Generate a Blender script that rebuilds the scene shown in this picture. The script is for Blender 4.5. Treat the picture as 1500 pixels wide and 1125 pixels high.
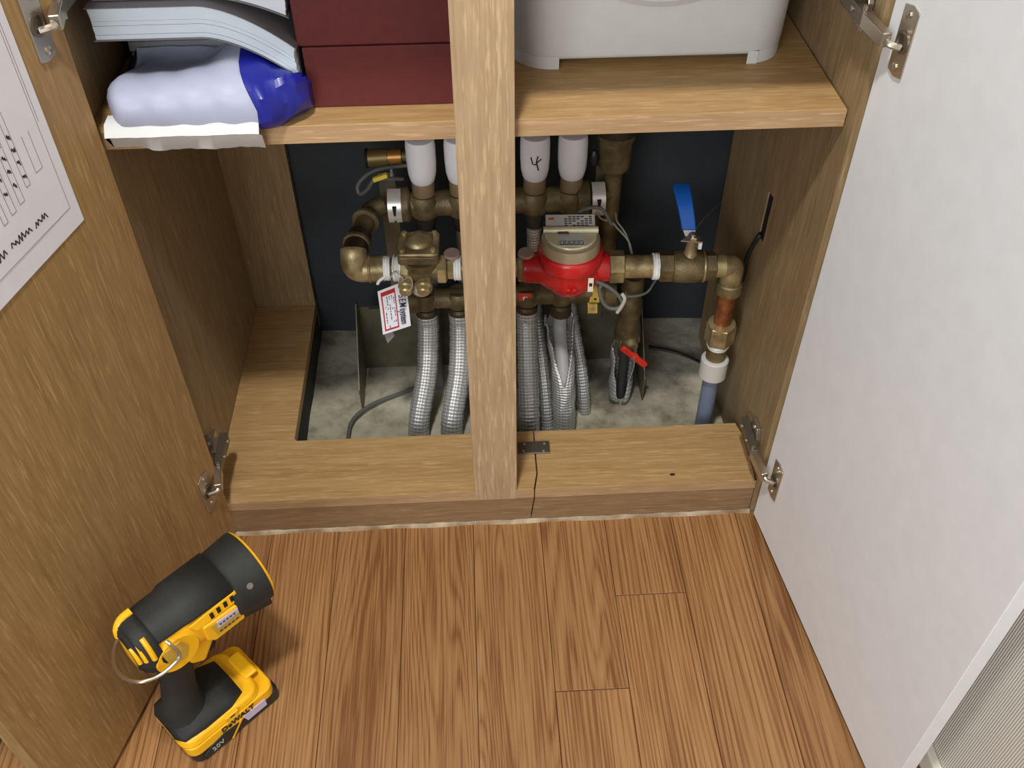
import bpy, bmesh, math, random
import numpy as np
from mathutils import Vector, Matrix
random.seed(7)
for o in list(bpy.data.objects): bpy.data.objects.remove(o)
S = bpy.context.scene
COL = S.collection

# ---------------------------------------------------------------- camera
CAM = Vector((-0.01245, -0.85167, 1.11129))
FW = Vector((0.03120619, 0.7164045, -0.69698692)); RT = Vector((0.99871482, -0.05021122, -0.00689463)); UP = Vector((0.03993591, 0.69587601, 0.71705069))
FPX = 1378.84
cd = bpy.data.cameras.new('camera'); cam = bpy.data.objects.new('camera', cd); COL.objects.link(cam)
cd.sensor_width = 36; cd.lens = FPX / 1500 * 36; cd.clip_start = 0.01
cam.matrix_world = Matrix(((RT.x, UP.x, -FW.x, CAM.x), (RT.y, UP.y, -FW.y, CAM.y), (RT.z, UP.z, -FW.z, CAM.z), (0, 0, 0, 1)))
S.camera = cam
S.view_settings.view_transform = 'Standard'; S.view_settings.look = 'None'
S.view_settings.exposure = -0.1; S.view_settings.gamma = 1; S.view_settings.use_curve_mapping = False
# ---------------------------------------------------------------- light
w = bpy.data.worlds.new('room_light'); S.world = w; w.use_nodes = True
w.node_tree.nodes['Background'].inputs[0].default_value = (0.88, 0.94, 1.0, 1)
w.node_tree.nodes['Background'].inputs[1].default_value = 0.09
ld = bpy.data.lights.new('ceiling_lamp_light', 'AREA'); ld.shape = 'DISK'; ld.size = 0.16; ld.energy = 31; ld.color = (1.0, 0.985, 0.95)
lo = bpy.data.objects.new('ceiling_lamp_light', ld); lo.location = (-0.17, -0.74, 2.28); COL.objects.link(lo)
ld2 = bpy.data.lights.new('room_lamp_light', 'AREA'); ld2.shape = 'DISK'; ld2.size = 1.3; ld2.energy = 36; ld2.color = (0.93, 0.97, 1.0)
lo2 = bpy.data.objects.new('room_lamp_light', ld2); lo2.location = (-0.75, -2.1, 1.35); COL.objects.link(lo2)
lo2.rotation_euler = (Vector((0.2, 0.2, 0.3)) - lo2.location).to_track_quat('-Z', 'Y').to_euler()

def at(u, v, **k):
    """real point on a known plane (x=, y= or z=) behind a pixel of the 1500x1125 photograph"""
    d = FW + RT * ((u - 750) / FPX) - UP * ((v - 562.5) / FPX)
    (a, val), = k.items(); i = 'xyz'.index(a)
    return CAM + d * ((val - CAM[i]) / d[i])

# ---------------------------------------------------------------- materials
def lin(c):
    return tuple(((x / 255) / 12.92 if x / 255 <= 0.04045 else ((x / 255 + 0.055) / 1.055) ** 2.4) for x in c) + (1,)
MATS = {}
def mat(name, rgb, rough=0.5, metal=0.0, var=0.0, vscale=40, rgb2=None, bump=0.0, bscale=200, spec=0.5, coat=0.0):
    if name in MATS: return MATS[name]
    m = bpy.data.materials.new(name); m.use_nodes = True; nt = m.node_tree; b = nt.nodes['Principled BSDF']
    b.inputs['Roughness'].default_value = rough; b.inputs['Metallic'].default_value = metal
    b.inputs['Specular IOR Level'].default_value = spec; b.inputs['Coat Weight'].default_value = coat
    tc = nt.nodes.new('ShaderNodeTexCoord')
    n = nt.nodes.new('ShaderNodeTexNoise'); n.inputs['Scale'].default_value = vscale; n.inputs['Detail'].default_value = 5
    nt.links.new(tc.outputs['Object'], n.inputs['Vector'])
    r = nt.nodes.new('ShaderNodeValToRGB')
    c = lin(rgb); c2 = lin(rgb2) if rgb2 else tuple(x * (1 - max(var, .04)) for x in c[:3]) + (1,)
    r.color_ramp.elements[0].position = .35; r.color_ramp.elements[1].position = .65
    r.color_ramp.elements[0].color = c2; r.color_ramp.elements[1].color = c
    nt.links.new(n.outputs['Fac'], r.inputs['Fac']); nt.links.new(r.outputs['Color'], b.inputs['Base Color'])
    if bump:
        n2 = nt.nodes.new('ShaderNodeTexNoise'); n2.inputs['Scale'].default_value = bscale; n2.inputs['Detail'].default_value = 4
        nt.links.new(tc.outputs['Object'], n2.inputs['Vector'])
        bp = nt.nodes.new('ShaderNodeBump'); bp.inputs['Strength'].default_value = bump; bp.inputs['Distance'].default_value = 0.002
        nt.links.new(n2.outputs['Fac'], bp.inputs['Height']); nt.links.new(bp.outputs['Normal'], b.inputs['Normal'])
    MATS[name] = m; return m

def wood(name, light, dark, axis='z', fine=260, stain=None, rough=0.5):
    """oak laminate: long fine streaks along one axis"""
    if name in MATS: return MATS[name]
    m = bpy.data.materials.new(name); m.use_nodes = True; nt = m.node_tree; N = nt.nodes; L = nt.links; b = N['Principled BSDF']
    b.inputs['Roughness'].default_value = rough; b.inputs['Specular IOR Level'].default_value = 0.35
    tc = N.new('ShaderNodeTexCoord')
    def streak(cross, along, detail=6, dist=0.0):
        mp = N.new('ShaderNodeMapping'); sc = [cross] * 3; sc['xyz'.index(axis)] = along; mp.inputs['Scale'].default_value = sc
        L.new(tc.outputs['Object'], mp.inputs['Vector'])
        n = N.new('ShaderNodeTexNoise'); n.inputs['Scale'].default_value = 1; n.inputs['Detail'].default_value = detail; n.inputs['Distortion'].default_value = dist
        L.new(mp.outputs['Vector'], n.inputs['Vector']); return n
    n1 = streak(fine, 16, 4); n2 = streak(60, 3.0, 5, 0.3); n3 = streak(fine * 1.5, 26, 2)
    r = N.new('ShaderNodeValToRGB'); r.color_ramp.elements[0].position = .3; r.color_ramp.elements[1].position = .68
    r.color_ramp.elements[0].color = lin(dark); r.color_ramp.elements[1].color = lin(light)
    a = N.new('ShaderNodeMath'); a.operation = 'MULTIPLY_ADD'; a.inputs[1].default_value = .62
    L.new(n1.outputs['Fac'], a.inputs[0])
    a2 = N.new('ShaderNodeMath'); a2.operation = 'MULTIPLY'; a2.inputs[1].default_value = .38; L.new(n2.outputs['Fac'], a2.inputs[0]); L.new(a2.outputs[0], a.inputs[2])
    L.new(a.outputs[0], r.inputs['Fac'])
    # pale pores
    r3 = N.new('ShaderNodeValToRGB'); r3.color_ramp.elements[0].position = .56; r3.color_ramp.elements[1].position = .70
    r3.color_ramp.elements[0].color = (0, 0, 0, 1); r3.color_ramp.elements[1].color = (.55, .55, .55, 1)
    L.new(n3.outputs['Fac'], r3.inputs['Fac'])
    mx = N.new('ShaderNodeMixRGB'); L.new(r3.outputs['Color'], mx.inputs['Fac']); L.new(r.outputs['Color'], mx.inputs['Color1'])
    mx.inputs['Color2'].default_value = tuple(min(1, x * 1.35 + .02) for x in lin(light)[:3]) + (1,)
    out = mx.outputs['Color']
    if stain:
        # damp stain of its own shape near a point
        px, rad, col = stain
        sp = N.new('ShaderNodeVectorMath'); sp.operation = 'DISTANCE'; L.new(tc.outputs['Object'], sp.inputs[0]); sp.inputs[1].default_value = px
        nn = N.new('ShaderNodeTexNoise'); nn.inputs['Scale'].default_value = 45; nn.inputs['Detail'].default_value = 6; L.new(tc.outputs['Object'], nn.inputs['Vector'])
        s1 = N.new('ShaderNodeMath'); s1.operation = 'MULTIPLY_ADD'; s1.inputs[1].default_value = .10; L.new(nn.outputs['Fac'], s1.inputs[0]); L.new(sp.outputs['Value'], s1.inputs[2])
        mr = N.new('ShaderNodeMapRange'); mr.inputs['From Min'].default_value = rad; mr.inputs['From Max'].default_value = rad + .05
        mr.inputs['To Min'].default_value = .6; mr.inputs['To Max'].default_value = 0; L.new(s1.outputs[0], mr.inputs['Value'])
        m2 = N.new('ShaderNodeMixRGB'); L.new(mr.outputs['Result'], m2.inputs['Fac']); L.new(out, m2.inputs['Color1']); m2.inputs['Color2'].default_value = lin(col)
        out = m2.outputs['Color']
    L.new(out, b.inputs['Base Color'])
    bp = N.new('ShaderNodeBump'); bp.inputs['Strength'].default_value = .12; bp.inputs['Distance'].default_value = .001
    L.new(n1.outputs['Fac'], bp.inputs['Height']); L.new(bp.outputs['Normal'], b.inputs['Normal'])
    MATS[name] = m; return m

def plank_mat():
    m = bpy.data.materials.new('oak_floor'); m.use_nodes = True; nt = m.node_tree; N = nt.nodes; L = nt.links; b = N['Principled BSDF']
    b.inputs['Roughness'].default_value = .42; b.inputs['Specular IOR Level'].default_value = .4
    tc = N.new('ShaderNodeTexCoord'); oi = N.new('ShaderNodeObjectInfo')
    off = N.new('ShaderNodeVectorMath'); off.operation = 'MULTIPLY_ADD'
    cmb = N.new('ShaderNodeCombineXYZ'); L.new(oi.outputs['Random'], cmb.inputs[0]); L.new(oi.outputs['Random'], cmb.inputs[1]); L.new(oi.outputs['Random'], cmb.inputs[2])
    L.new(cmb.outputs[0], off.inputs[0]); off.inputs[1].default_value = (7, 31, 13); L.new(tc.outputs['Object'], off.inputs[2])
    def mp(s):
        q = N.new('ShaderNodeMapping'); q.inputs['Scale'].default_value = s; L.new(off.outputs[0], q.inputs['Vector']); return q
    # cathedral rings
    q = mp((1, .075, 1)); nz = N.new('ShaderNodeTexNoise'); nz.inputs['Scale'].default_value = 9; nz.inputs['Detail'].default_value = 2.0; L.new(q.outputs[0], nz.inputs['Vector'])
    gt = N.new('ShaderNodeMath'); gt.operation = 'GREATER_THAN'; gt.inputs[1].default_value = .42; L.new(oi.outputs['Random'], gt.inputs[0])   # straight grained or cathedral plank
    kx = N.new('ShaderNodeMath'); kx.operation = 'MULTIPLY_ADD'; kx.inputs[1].default_value = 760; kx.inputs[2].default_value = 160; L.new(gt.outputs[0], kx.inputs[0])
    ka = N.new('ShaderNodeMath'); ka.operation = 'MULTIPLY_ADD'; ka.inputs[1].default_value = -190; ka.inputs[2].default_value = 270; L.new(gt.outputs[0], ka.inputs[0])
    sx_ = N.new('ShaderNodeSeparateXYZ'); L.new(tc.outputs['Object'], sx_.inputs[0])
    px_ = N.new('ShaderNodeMath'); px_.operation = 'MULTIPLY'; L.new(sx_.outputs[0], px_.inputs[0]); L.new(kx.outputs[0], px_.inputs[1])
    sn = N.new('ShaderNodeMath'); sn.operation = 'MULTIPLY_ADD'; L.new(nz.outputs['Fac'], sn.inputs[0]); L.new(ka.outputs[0], sn.inputs[1]); L.new(px_.outputs[0], sn.inputs[2])
    si = N.new('ShaderNodeMath'); si.operation = 'SINE'; L.new(sn.outputs[0], si.inputs[0])
    ra0 = N.new('ShaderNodeMapRange'); ra0.inputs['From Min'].default_value = -1; ra0.inputs['From Max'].default_value = 1; L.new(si.outputs[0], ra0.inputs['Value'])
    ra = N.new('ShaderNodeMath'); ra.operation = 'POWER'; ra.inputs[1].default_value = .55; L.new(ra0.outputs[0], ra.inputs[0])
    # pores
    q2 = mp((520, 9, 520)); n2 = N.new('ShaderNodeTexNoise'); n2.inputs['Scale'].default_value = 1; n2.inputs['Detail'].default_value = 3; L.new(q2.outputs[0], n2.inputs['Vector'])
    q3 = mp((26, 1.4, 26)); n3 = N.new('ShaderNodeTexNoise'); n3.inputs['Scale'].default_value = 1; n3.inputs['Detail'].default_value = 4; L.new(q3.outputs[0], n3.inputs['Vector'])
    s1 = N.new('ShaderNodeMath'); s1.operation = 'MULTIPLY_ADD'; s1.inputs[1].default_value = .11; L.new(ra.outputs[0], s1.inputs[0])
    s2 = N.new('ShaderNodeMath'); s2.operation = 'MULTIPLY_ADD'; s2.inputs[1].default_value = .45; L.new(n2.outputs['Fac'], s2.inputs[0])
    s3 = N.new('ShaderNodeMath'); s3.operation = 'MULTIPLY'; s3.inputs[1].default_value = .30; L.new(n3.outputs['Fac'], s3.inputs[0])
    L.new(s3.outputs[0], s2.inputs[2]); L.new(s2.outputs[0], s1.inputs[2])
    r = N.new('ShaderNodeValToRGB'); e = r.color_ramp.elements
    e[0].position = .36; e[0].color = lin((126, 82, 46)); e[1].position = .68; e[1].color = lin((186, 142, 96))
    x = e.new(.47); x.color = lin((162, 117, 72))
    L.new(s1.outputs[0], r.inputs['Fac'])
    hs = N.new('ShaderNodeHueSaturation'); L.new(r.outputs['Color'], hs.inputs['Color'])
    mr = N.new('ShaderNodeMapRange'); mr.inputs['To Min'].default_value = .86; mr.inputs['To Max'].default_value = 1.04; L.new(oi.outputs['Random'], mr.inputs['Value']); L.new(mr.outputs[0], hs.inputs['Value'])
    L.new(hs.outputs['Color'], b.inputs['Base Color'])
    bp = N.new('ShaderNodeBump'); bp.inputs['Strength'].default_value = .15; bp.inputs['Distance'].default_value = .0006
    L.new(n2.outputs['Fac'], bp.inputs['Height']); L.new(bp.outputs['Normal'], b.inputs['Normal'])
    return m

def wallpaper_mat():
    m = bpy.data.materials.new('ribbed_wallpaper'); m.use_nodes = True; nt = m.node_tree; N = nt.nodes; L = nt.links; b = N['Principled BSDF']
    b.inputs['Base Color'].default_value = lin((226, 219, 206)); b.inputs['Roughness'].default_value = .8
    tc = N.new('ShaderNodeTexCoord'); wv = N.new('ShaderNodeTexWave'); wv.bands_direction = 'Y'; wv.inputs['Scale'].default_value = 105; wv.inputs['Distortion'].default_value = .2
    L.new(tc.outputs['Object'], wv.inputs['Vector'])
    cr = N.new('ShaderNodeValToRGB'); cr.color_ramp.elements[0].color = lin((206, 198, 186)); cr.color_ramp.elements[1].color = lin((232, 226, 214)); L.new(wv.outputs['Fac'], cr.inputs['Fac']); L.new(cr.outputs['Color'], b.inputs['Base Color'])
    bp = N.new('ShaderNodeBump'); bp.inputs['Strength'].default_value = .6; bp.inputs['Distance'].default_value = .001
    L.new(wv.outputs['Fac'], bp.inputs['Height']); L.new(bp.outputs['Normal'], b.inputs['Normal']); return m

def concrete_mat():
    m = bpy.data.materials.new('raw_concrete'); m.use_nodes = True; nt = m.node_tree; N = nt.nodes; L = nt.links; b = N['Principled BSDF']
    b.inputs['Roughness'].default_value = .9
    tc = N.new('ShaderNodeTexCoord'); n = N.new('ShaderNodeTexNoise'); n.inputs['Scale'].default_value = 13; n.inputs['Detail'].default_value = 8; n.inputs['Roughness'].default_value = .65
    L.new(tc.outputs['Object'], n.inputs['Vector'])
    r = N.new('ShaderNodeValToRGB'); e = r.color_ramp.elements; e[0].position = .36; e[0].color = lin((136, 131, 112)); e[1].position = .64; e[1].color = lin((198, 192, 170)); x = e.new(.47); x.color = lin((172, 167, 146))
    L.new(n.outputs['Fac'], r.inputs['Fac'])
    # damp dark stain under the drain valve
    sp = N.new('ShaderNodeVectorMath'); sp.operation = 'DISTANCE'; L.new(tc.outputs['Object'], sp.inputs[0]); sp.inputs[1].default_value = (.25, .29, 0)
    s1 = N.new('ShaderNodeMath'); s1.operation = 'MULTIPLY_ADD'; s1.inputs[1].default_value = .12; L.new(n.outputs['Fac'], s1.inputs[0]); L.new(sp.outputs['Value'], s1.inputs[2])
    mr = N.new('ShaderNodeMapRange'); mr.inputs['From Min'].default_value = .10; mr.inputs['From Max'].default_value = .16; mr.inputs['To Min'].default_value = .7; mr.inputs['To Max'].default_value = 0
    L.new(s1.outputs[0], mr.inputs['Value'])
    mx = N.new('ShaderNodeMixRGB'); L.new(mr.outputs[0], mx.inputs['Fac']); L.new(r.outputs['Color'], mx.inputs['Color1']); mx.inputs['Color2'].default_value = lin((70, 66, 58))
    L.new(mx.outputs['Color'], b.inputs['Base Color'])
    n2 = N.new('ShaderNodeTexNoise'); n2.inputs['Scale'].default_value = 60; n2.inputs['Detail'].default_value = 8; L.new(tc.outputs['Object'], n2.inputs['Vector'])
    bp = N.new('ShaderNodeBump'); bp.inputs['Strength'].default_value = .5; bp.inputs['Distance'].default_value = .004; L.new(n2.outputs['Fac'], bp.inputs['Height']); L.new(bp.outputs['Normal'], b.inputs['Normal'])
    return m

def foil_mat():
    """shiny foil jacket with a woven scrim grid"""
    m = bpy.data.materials.new('foil_jacket'); m.use_nodes = True; nt = m.node_tree; N = nt.nodes; L = nt.links; b = N['Principled BSDF']
    b.inputs['Metallic'].default_value = .55; b.inputs['Roughness'].default_value = .38
    uv = N.new('ShaderNodeUVMap')
    def band(d, s):
        wv = N.new('ShaderNodeTexWave'); wv.bands_direction = d; wv.inputs['Scale'].default_value = s; wv.inputs['Distortion'].default_value = .35; wv.inputs['Detail'].default_value = 2
        wv.inputs['Detail Scale'].default_value = 2; L.new(uv.outputs[0], wv.inputs['Vector']); return wv
    a = band('X', 5.5); c = band('Y', 62)
    mul = N.new('ShaderNodeMath'); mul.operation = 'MULTIPLY_ADD'; mul.inputs[1].default_value = .35; L.new(a.outputs['Fac'], mul.inputs[0]); cs = N.new('ShaderNodeMath'); cs.operation = 'MULTIPLY'; cs.inputs[1].default_value = .65; L.new(c.outputs['Fac'], cs.inputs[0]); L.new(cs.outputs[0], mul.inputs[2])
    r = N.new('ShaderNodeValToRGB'); r.color_ramp.elements[0].color = lin((154, 154, 152)); r.color_ramp.elements[1].color = lin((210, 210, 208)); L.new(mul.outputs[0], r.inputs['Fac']); L.new(r.outputs['Color'], b.inputs['Base Color'])
    bp = N.new('ShaderNodeBump'); bp.inputs['Strength'].default_value = .5; bp.inputs['Distance'].default_value = .0018; L.new(mul.outputs[0], bp.inputs['Height']); L.new(bp.outputs['Normal'], b.inputs['Normal'])
    return m

OAKZ = wood('oak_vertical_grain', (184, 157, 124), (156, 127, 94), 'z')
OAKX = wood('oak_cross_grain', (184, 150, 102), (156, 120, 74), 'x')
OAKXE = wood('oak_edge_band', (182, 150, 112), (158, 126, 90), 'x')
OAKK = wood('oak_kick', (150, 122, 90), (122, 94, 64), 'x')
OAKD = wood('oak_door_face', (168, 136, 90), (140, 108, 66), 'z', fine=240)
OAKS = wood('oak_side_panel', (158, 134, 98), (130, 106, 74), 'z', stain=((.375, .17, .03), .11, (120, 104, 78)))
OAKSL = wood('oak_left_side', (158, 134, 98), (130, 106, 74), 'z')
PLANK = plank_mat(); WPAPER = wallpaper_mat(); CONC = concrete_mat(); FOIL = foil_mat()
WHITE = mat('white_melamine', (236, 237, 238), .42)
WHITEP = mat('white_plastic', (206, 206, 204), .4)
CAPW = mat('valve_cap_plastic', (232, 230, 232), .4)
DARKW = mat('dark_wall_paint', (56, 60, 64), .9, rgb2=(42, 45, 48), vscale=6, bump=.3, bscale=60)
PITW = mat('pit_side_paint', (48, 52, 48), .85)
BRASS = mat('aged_brass', (178, 160, 118), .42, .55, rgb2=(128, 110, 76), vscale=55, bump=.2, bscale=300)
BRASSD = mat('dull_cast_brass', (128, 112, 78), .5, .45, rgb2=(88, 76, 50), vscale=40, bump=.35, bscale=400)
BRASSL = mat('bright_brass', (204, 188, 140), .33, .6, rgb2=(160, 142, 98), vscale=40)
GOLD = mat('champagne_metal', (232, 224, 192), .32, .3, rgb2=(216, 206, 170), vscale=30)
COPPER = mat('copper_pipe', (166, 104, 62), .42, .6, rgb2=(104, 62, 38), vscale=45)
STEEL = mat('nickel_steel', (196, 186, 170), .28, .9)
STEELD = mat('worn_steel', (128, 120, 106), .4, .8)
ZINC = mat('zinc_plate', (116, 110, 88), .5, .4, rgb2=(92, 88, 70), vscale=25)
TAPE = mat('ptfe_tape', (244, 244, 240), .6, bump=.4, bscale=180)
RED = mat('red_enamel', (206, 34, 36), .35, rgb2=(180, 24, 28), vscale=20, coat=.3)
REDH = mat('red_handle', (204, 48, 34), .4)
BLUEH = mat('blue_sleeve', (20, 96, 190), .45)
GREYP = mat('grey_pvc', (112, 122, 140), .5)
COLLAR = mat('pale_grey_collar', (196, 194, 186), .5)
PIPEW = mat('grey_inner_pipe', (168, 168, 168), .5)
REDBOX = mat('maroon_card', (92, 27, 24), .7, rgb2=(86, 24, 22), vscale=90)
PAPER = mat('paper_white', (226, 226, 232), .75)
PAGES = mat('page_block', (206, 216, 224), .8)
BAGB = mat('blue_film', (22, 30, 138), .42, coat=.15, bump=.25, bscale=35)
BAGW = mat('white_film', (168, 172, 194), .5, coat=.05, bump=.15, bscale=25)
INK = mat('dark_ink', (56, 54, 58), .7)
INKB = mat('navy_ink', (28, 34, 70), .7)
GREYLINE = mat('grey_print_line', (150, 150, 154), .7)
BLACK = mat('black_void', (12, 12, 12), .8)
RUBBER = mat('black_rubber', (38, 39, 37), .68, rgb2=(27, 28, 26), vscale=22, bump=.15, bscale=350)
BLKP = mat('black_plastic', (32, 33, 34), .4)
YEL = mat('yellow_housing', (246, 184, 22), .38)
YELB = mat('yellow_tag', (220, 196, 66), .5)
GREYC = mat('grey_cable', (96, 96, 92), .5)
PALEC = mat('pale_wire', (176, 170, 158), .5)
LILAC = mat('lilac_sticker', (196, 186, 216), .5)
BROWNP = mat('brown_cap_plastic', (150, 126, 116), .5)
GREYG = mat('lcd_grey', (170, 172, 168), .4)
CAULK = mat('old_caulk', (190, 172, 144), .7, rgb2=(140, 112, 82), vscale=30)
COUNTER = mat('countertop_stone', (222, 220, 214), .3)

# ---------------------------------------------------------------- mesh builder
class MB:
    def __init__(s): s.v = []; s.f = []; s.uv = {}
    def add(s, vs, fs):
        k = len(s.v); s.v += [Vector(v) for v in vs]; s.f += [tuple(i + k for i in f) for f in fs]; return s
    def box(s, lo, hi, M=None):
        x0, y0, z0 = lo; x1, y1, z1 = hi
        vs = [Vector(q) for q in ((x0, y0, z0), (x1, y0, z0), (x1, y1, z0), (x0, y1, z0), (x0, y0, z1), (x1, y0, z1), (x1, y1, z1), (x0, y1, z1))]
        if M: vs = [M @ q for q in vs]
        return s.add(vs, [(0, 3, 2, 1), (4, 5, 6, 7), (0, 1, 5, 4), (1, 2, 6, 5), (2, 3, 7, 6), (3, 0, 4, 7)])
    def prism(s, pts, d):
        """polygon (3-D points) extruded by vector d"""
        pts = [Vector(p) for p in pts]; d = Vector(d); n = len(pts)
        nn = Vector()
        for i in range(n): nn += pts[i].cross(pts[(i + 1) % n])
        if nn.dot(d) < 0: pts = pts[::-1]
        return s.add(pts + [p + d for p in pts], [tuple(range(n))[::-1], tuple(range(n, 2 * n))] + [(i, (i + 1) % n, n + (i + 1) % n, n + i) for i in range(n)])
    def tube(s, pts, r, n=14, cap=True, uvmap=False, ribs=None):
        pts = [Vector(p) for p in pts]; m = len(pts); rs = r if isinstance(r, (list, tuple)) else [r] * m
        T = [(pts[min(i + 1, m - 1)] - pts[max(i - 1, 0)]).normalized() for i in range(m)]
        a = Vector((0, 0, 1)) if abs(T[0].z) < .9 else Vector((0, 1, 0)); N = T[0].cross(a).normalized(); vs = []; ln = 0
        for i in range(m):
            N = (N - T[i] * N.dot(T[i])).normalized(); B = T[i].cross(N)
            if i: ln += (pts[i] - pts[i - 1]).length
            for j in range(n):
                t = 2 * math.pi * j / n; vs.append(pts[i] + (N * math.cos(t) + B * math.sin(t)) * rs[i])
        k = len(s.f); fs = []
        for i in range(m - 1):
            for j in range(n):
                a0 = i * n + j; a1 = i * n + (j + 1) % n; fs.append((a0, a1, a1 + n, a0 + n))
                if uvmap:
                    l0 = sum((pts[q] - pts[q - 1]).length for q in range(1, i + 1)); l1 = l0 + (pts[i + 1] - pts[i]).length
                    s.uv[k + len(fs) - 1] = ((j / n, l0), ((j + 1) / n, l0), ((j + 1) / n, l1), (j / n, l1))
        if cap: fs += [tuple(range(n))[::-1], tuple(range((m - 1) * n, m * n))]
        return s.add(vs, fs)
    def lathe(s, prof, o, axis=(0, 0, 1), n=28, rot=0.0):
        """prof: (radius, height) along axis from point o"""
        o = Vector(o); ax = Vector(axis).normalized(); a = Vector((0, 1, 0)) if abs(ax.y) < .9 else Vector((1, 0, 0))
        X = ax.cross(a).normalized(); Y = ax.cross(X); vs = []; m = len(prof)
        for (r, h) in prof:
            for j in range(n):
                t = 2 * math.pi * j / n + rot; vs.append(o + ax * h + (X * math.cos(t) + Y * math.sin(t)) * max(r, 1e-5))
        fs = [(i * n + j, i * n + (j + 1) % n, (i + 1) * n + (j + 1) % n, (i + 1) * n + j) for i in range(m - 1) for j in range(n)]
        fs += [tuple(range(n))[::-1], tuple(range((m - 1) * n, m * n))]
        return s.add(vs, fs)
    def cyl(s, a, b, r, n=20): 
        a = Vector(a); b = Vector(b); return s.lathe([(r, 0), (r, (b - a).length)], a, b - a, n)
    def hexn(s, a, b, r, rot=0.0):
        a = Vector(a); b = Vector(b); L = (b - a).length
        return s.lathe([(r * .9, 0), (r, min(.0015, L * .15)), (r, L - min(.0015, L * .15)), (r * .9, L)], a, b - a, 6, rot)
    def ball(s, c, r, n=16, sc=(1, 1, 1)):
        c = Vector(c); vs = []; 
        for i in range(n // 2 + 1):
            p = math.pi * i / (n // 2)
            for j in range(n):
                t = 2 * math.pi * j / n; vs.append(c + Vector((math.sin(p) * math.cos(t) * sc[0], math.sin(p) * math.sin(t) * sc[1], -math.cos(p) * sc[2])) * r)
        fs = [(i * n + j, i * n + (j + 1) % n, (i + 1) * n + (j + 1) % n, (i + 1) * n + j) for i in range(n // 2) for j in range(n)]
        return s.add(vs, fs)
    def build(s, name, m, parent=None, smooth=35, bev=0.0, seg=2):
        me = bpy.data.meshes.new(name); me.from_pydata([tuple(v) for v in s.v], [], s.f)
        if s.uv:
            ul = me.uv_layers.new(name='UVMap')
            for fi, uvs in s.uv.items():
                for li, q in zip(me.polygons[fi].loop_indices, uvs): ul.data[li].uv = q
        bm = bmesh.new(); bm.from_mesh(me)
        bmesh.ops.remove_doubles(bm, verts=bm.verts, dist=2e-5); bmesh.ops.recalc_face_normals(bm, faces=bm.faces); bm.to_mesh(me); bm.free()
        if smooth:
            for p in me.polygons: p.use_smooth = True
            me.set_sharp_from_angle(angle=math.radians(smooth))
        me.materials.append(m)
        o = bpy.data.objects.new(name, me); COL.objects.link(o)
        if parent: o.parent = parent
        if bev:
            b = o.modifiers.new('bevel', 'BEVEL'); b.width = bev; b.segments = seg; b.limit_method = 'ANGLE'; b.angle_limit = .6
        return o

def thing(name, label, cat, group=None, loc=None):
    o = bpy.data.objects.new(name, None); COL.objects.link(o); o.empty_display_size = .02
    if loc: o.location = loc
    o['label'] = label; o['category'] = cat
    if group: o['group'] = group
    return o
def tag(o, label, cat, group=None):
    o['label'] = label; o['category'] = cat
    if group: o['group'] = group
    return o
def struct(o): o['kind'] = 'structure'; return o
def text(name, body, size, M, m, parent, depth=.0003, bold=0.0, sx=1.0):
    c = bpy.data.curves.new(name, 'FONT'); c.body = body; c.size = size; c.extrude = depth; c.offset = bold; c.align_x = 'CENTER'; c.align_y = 'CENTER'; c.resolution_u = 3
    t = bpy.data.objects.new(name, c); COL.objects.link(t)
    dg = bpy.context.evaluated_depsgraph_get(); me = bpy.data.meshes.new_from_object(t.evaluated_get(dg)); bpy.data.objects.remove(t)
    me.name = name; me.materials.clear(); me.materials.append(m)
    me.transform(M @ Matrix.Diagonal((sx, 1, 1, 1)))
    o = bpy.data.objects.new(name, me); COL.objects.link(o)
    if parent: o.parent = parent
    return o
def frame(o, x, y):
    """matrix whose x/y axes are x, y at origin o"""
    x = Vector(x).normalized(); z = x.cross(Vector(y)).normalized(); y = z.cross(x)
    return Matrix(((x.x, y.x, z.x, o[0]), (x.y, y.y, z.y, o[1]), (x.z, y.z, z.z, o[2]), (0, 0, 0, 1)))
def smoothpath(pts, k=6):
    pts = [Vector(p) for p in pts]; P = [pts[0] * 2 - pts[1]] + pts + [pts[-1] * 2 - pts[-2]]; out = []
    for i in range(1, len(P) - 2):
        for j in range(k):
            t = j / k; a, b, c, d = P[i - 1:i + 3]
            out.append(.5 * ((2 * b) + (c - a) * t + (2 * a - 5 * b + 4 * c - d) * t * t + (3 * b - a - 3 * c + d) * t ** 3))
    out.append(pts[-1]); return out

# ---------------------------------------------------------------- key dimensions (metres)
XL, XR, ZB, D = -0.3985, 0.3748, 0.0717, 0.4336       # inner left, inner right, base top, back
ZS, TS, YS = 0.638, 0.020, 0.020                        # shelf top, thickness, setback
YC, XC = 0.114, -0.297                                  # cut-out in the base
PF = 0.0                                                # level of concrete in the recess
CT = 0.852                                              # underside of the countertop

# ================================================================ SETTING
fl = MB().box((-1.6, -3.0, -.03), (.5, 0.0, -.0025)).build('floor', mat('floor_underlay', (60, 38, 20), .8), smooth=0); struct(fl)
pit = MB()
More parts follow.
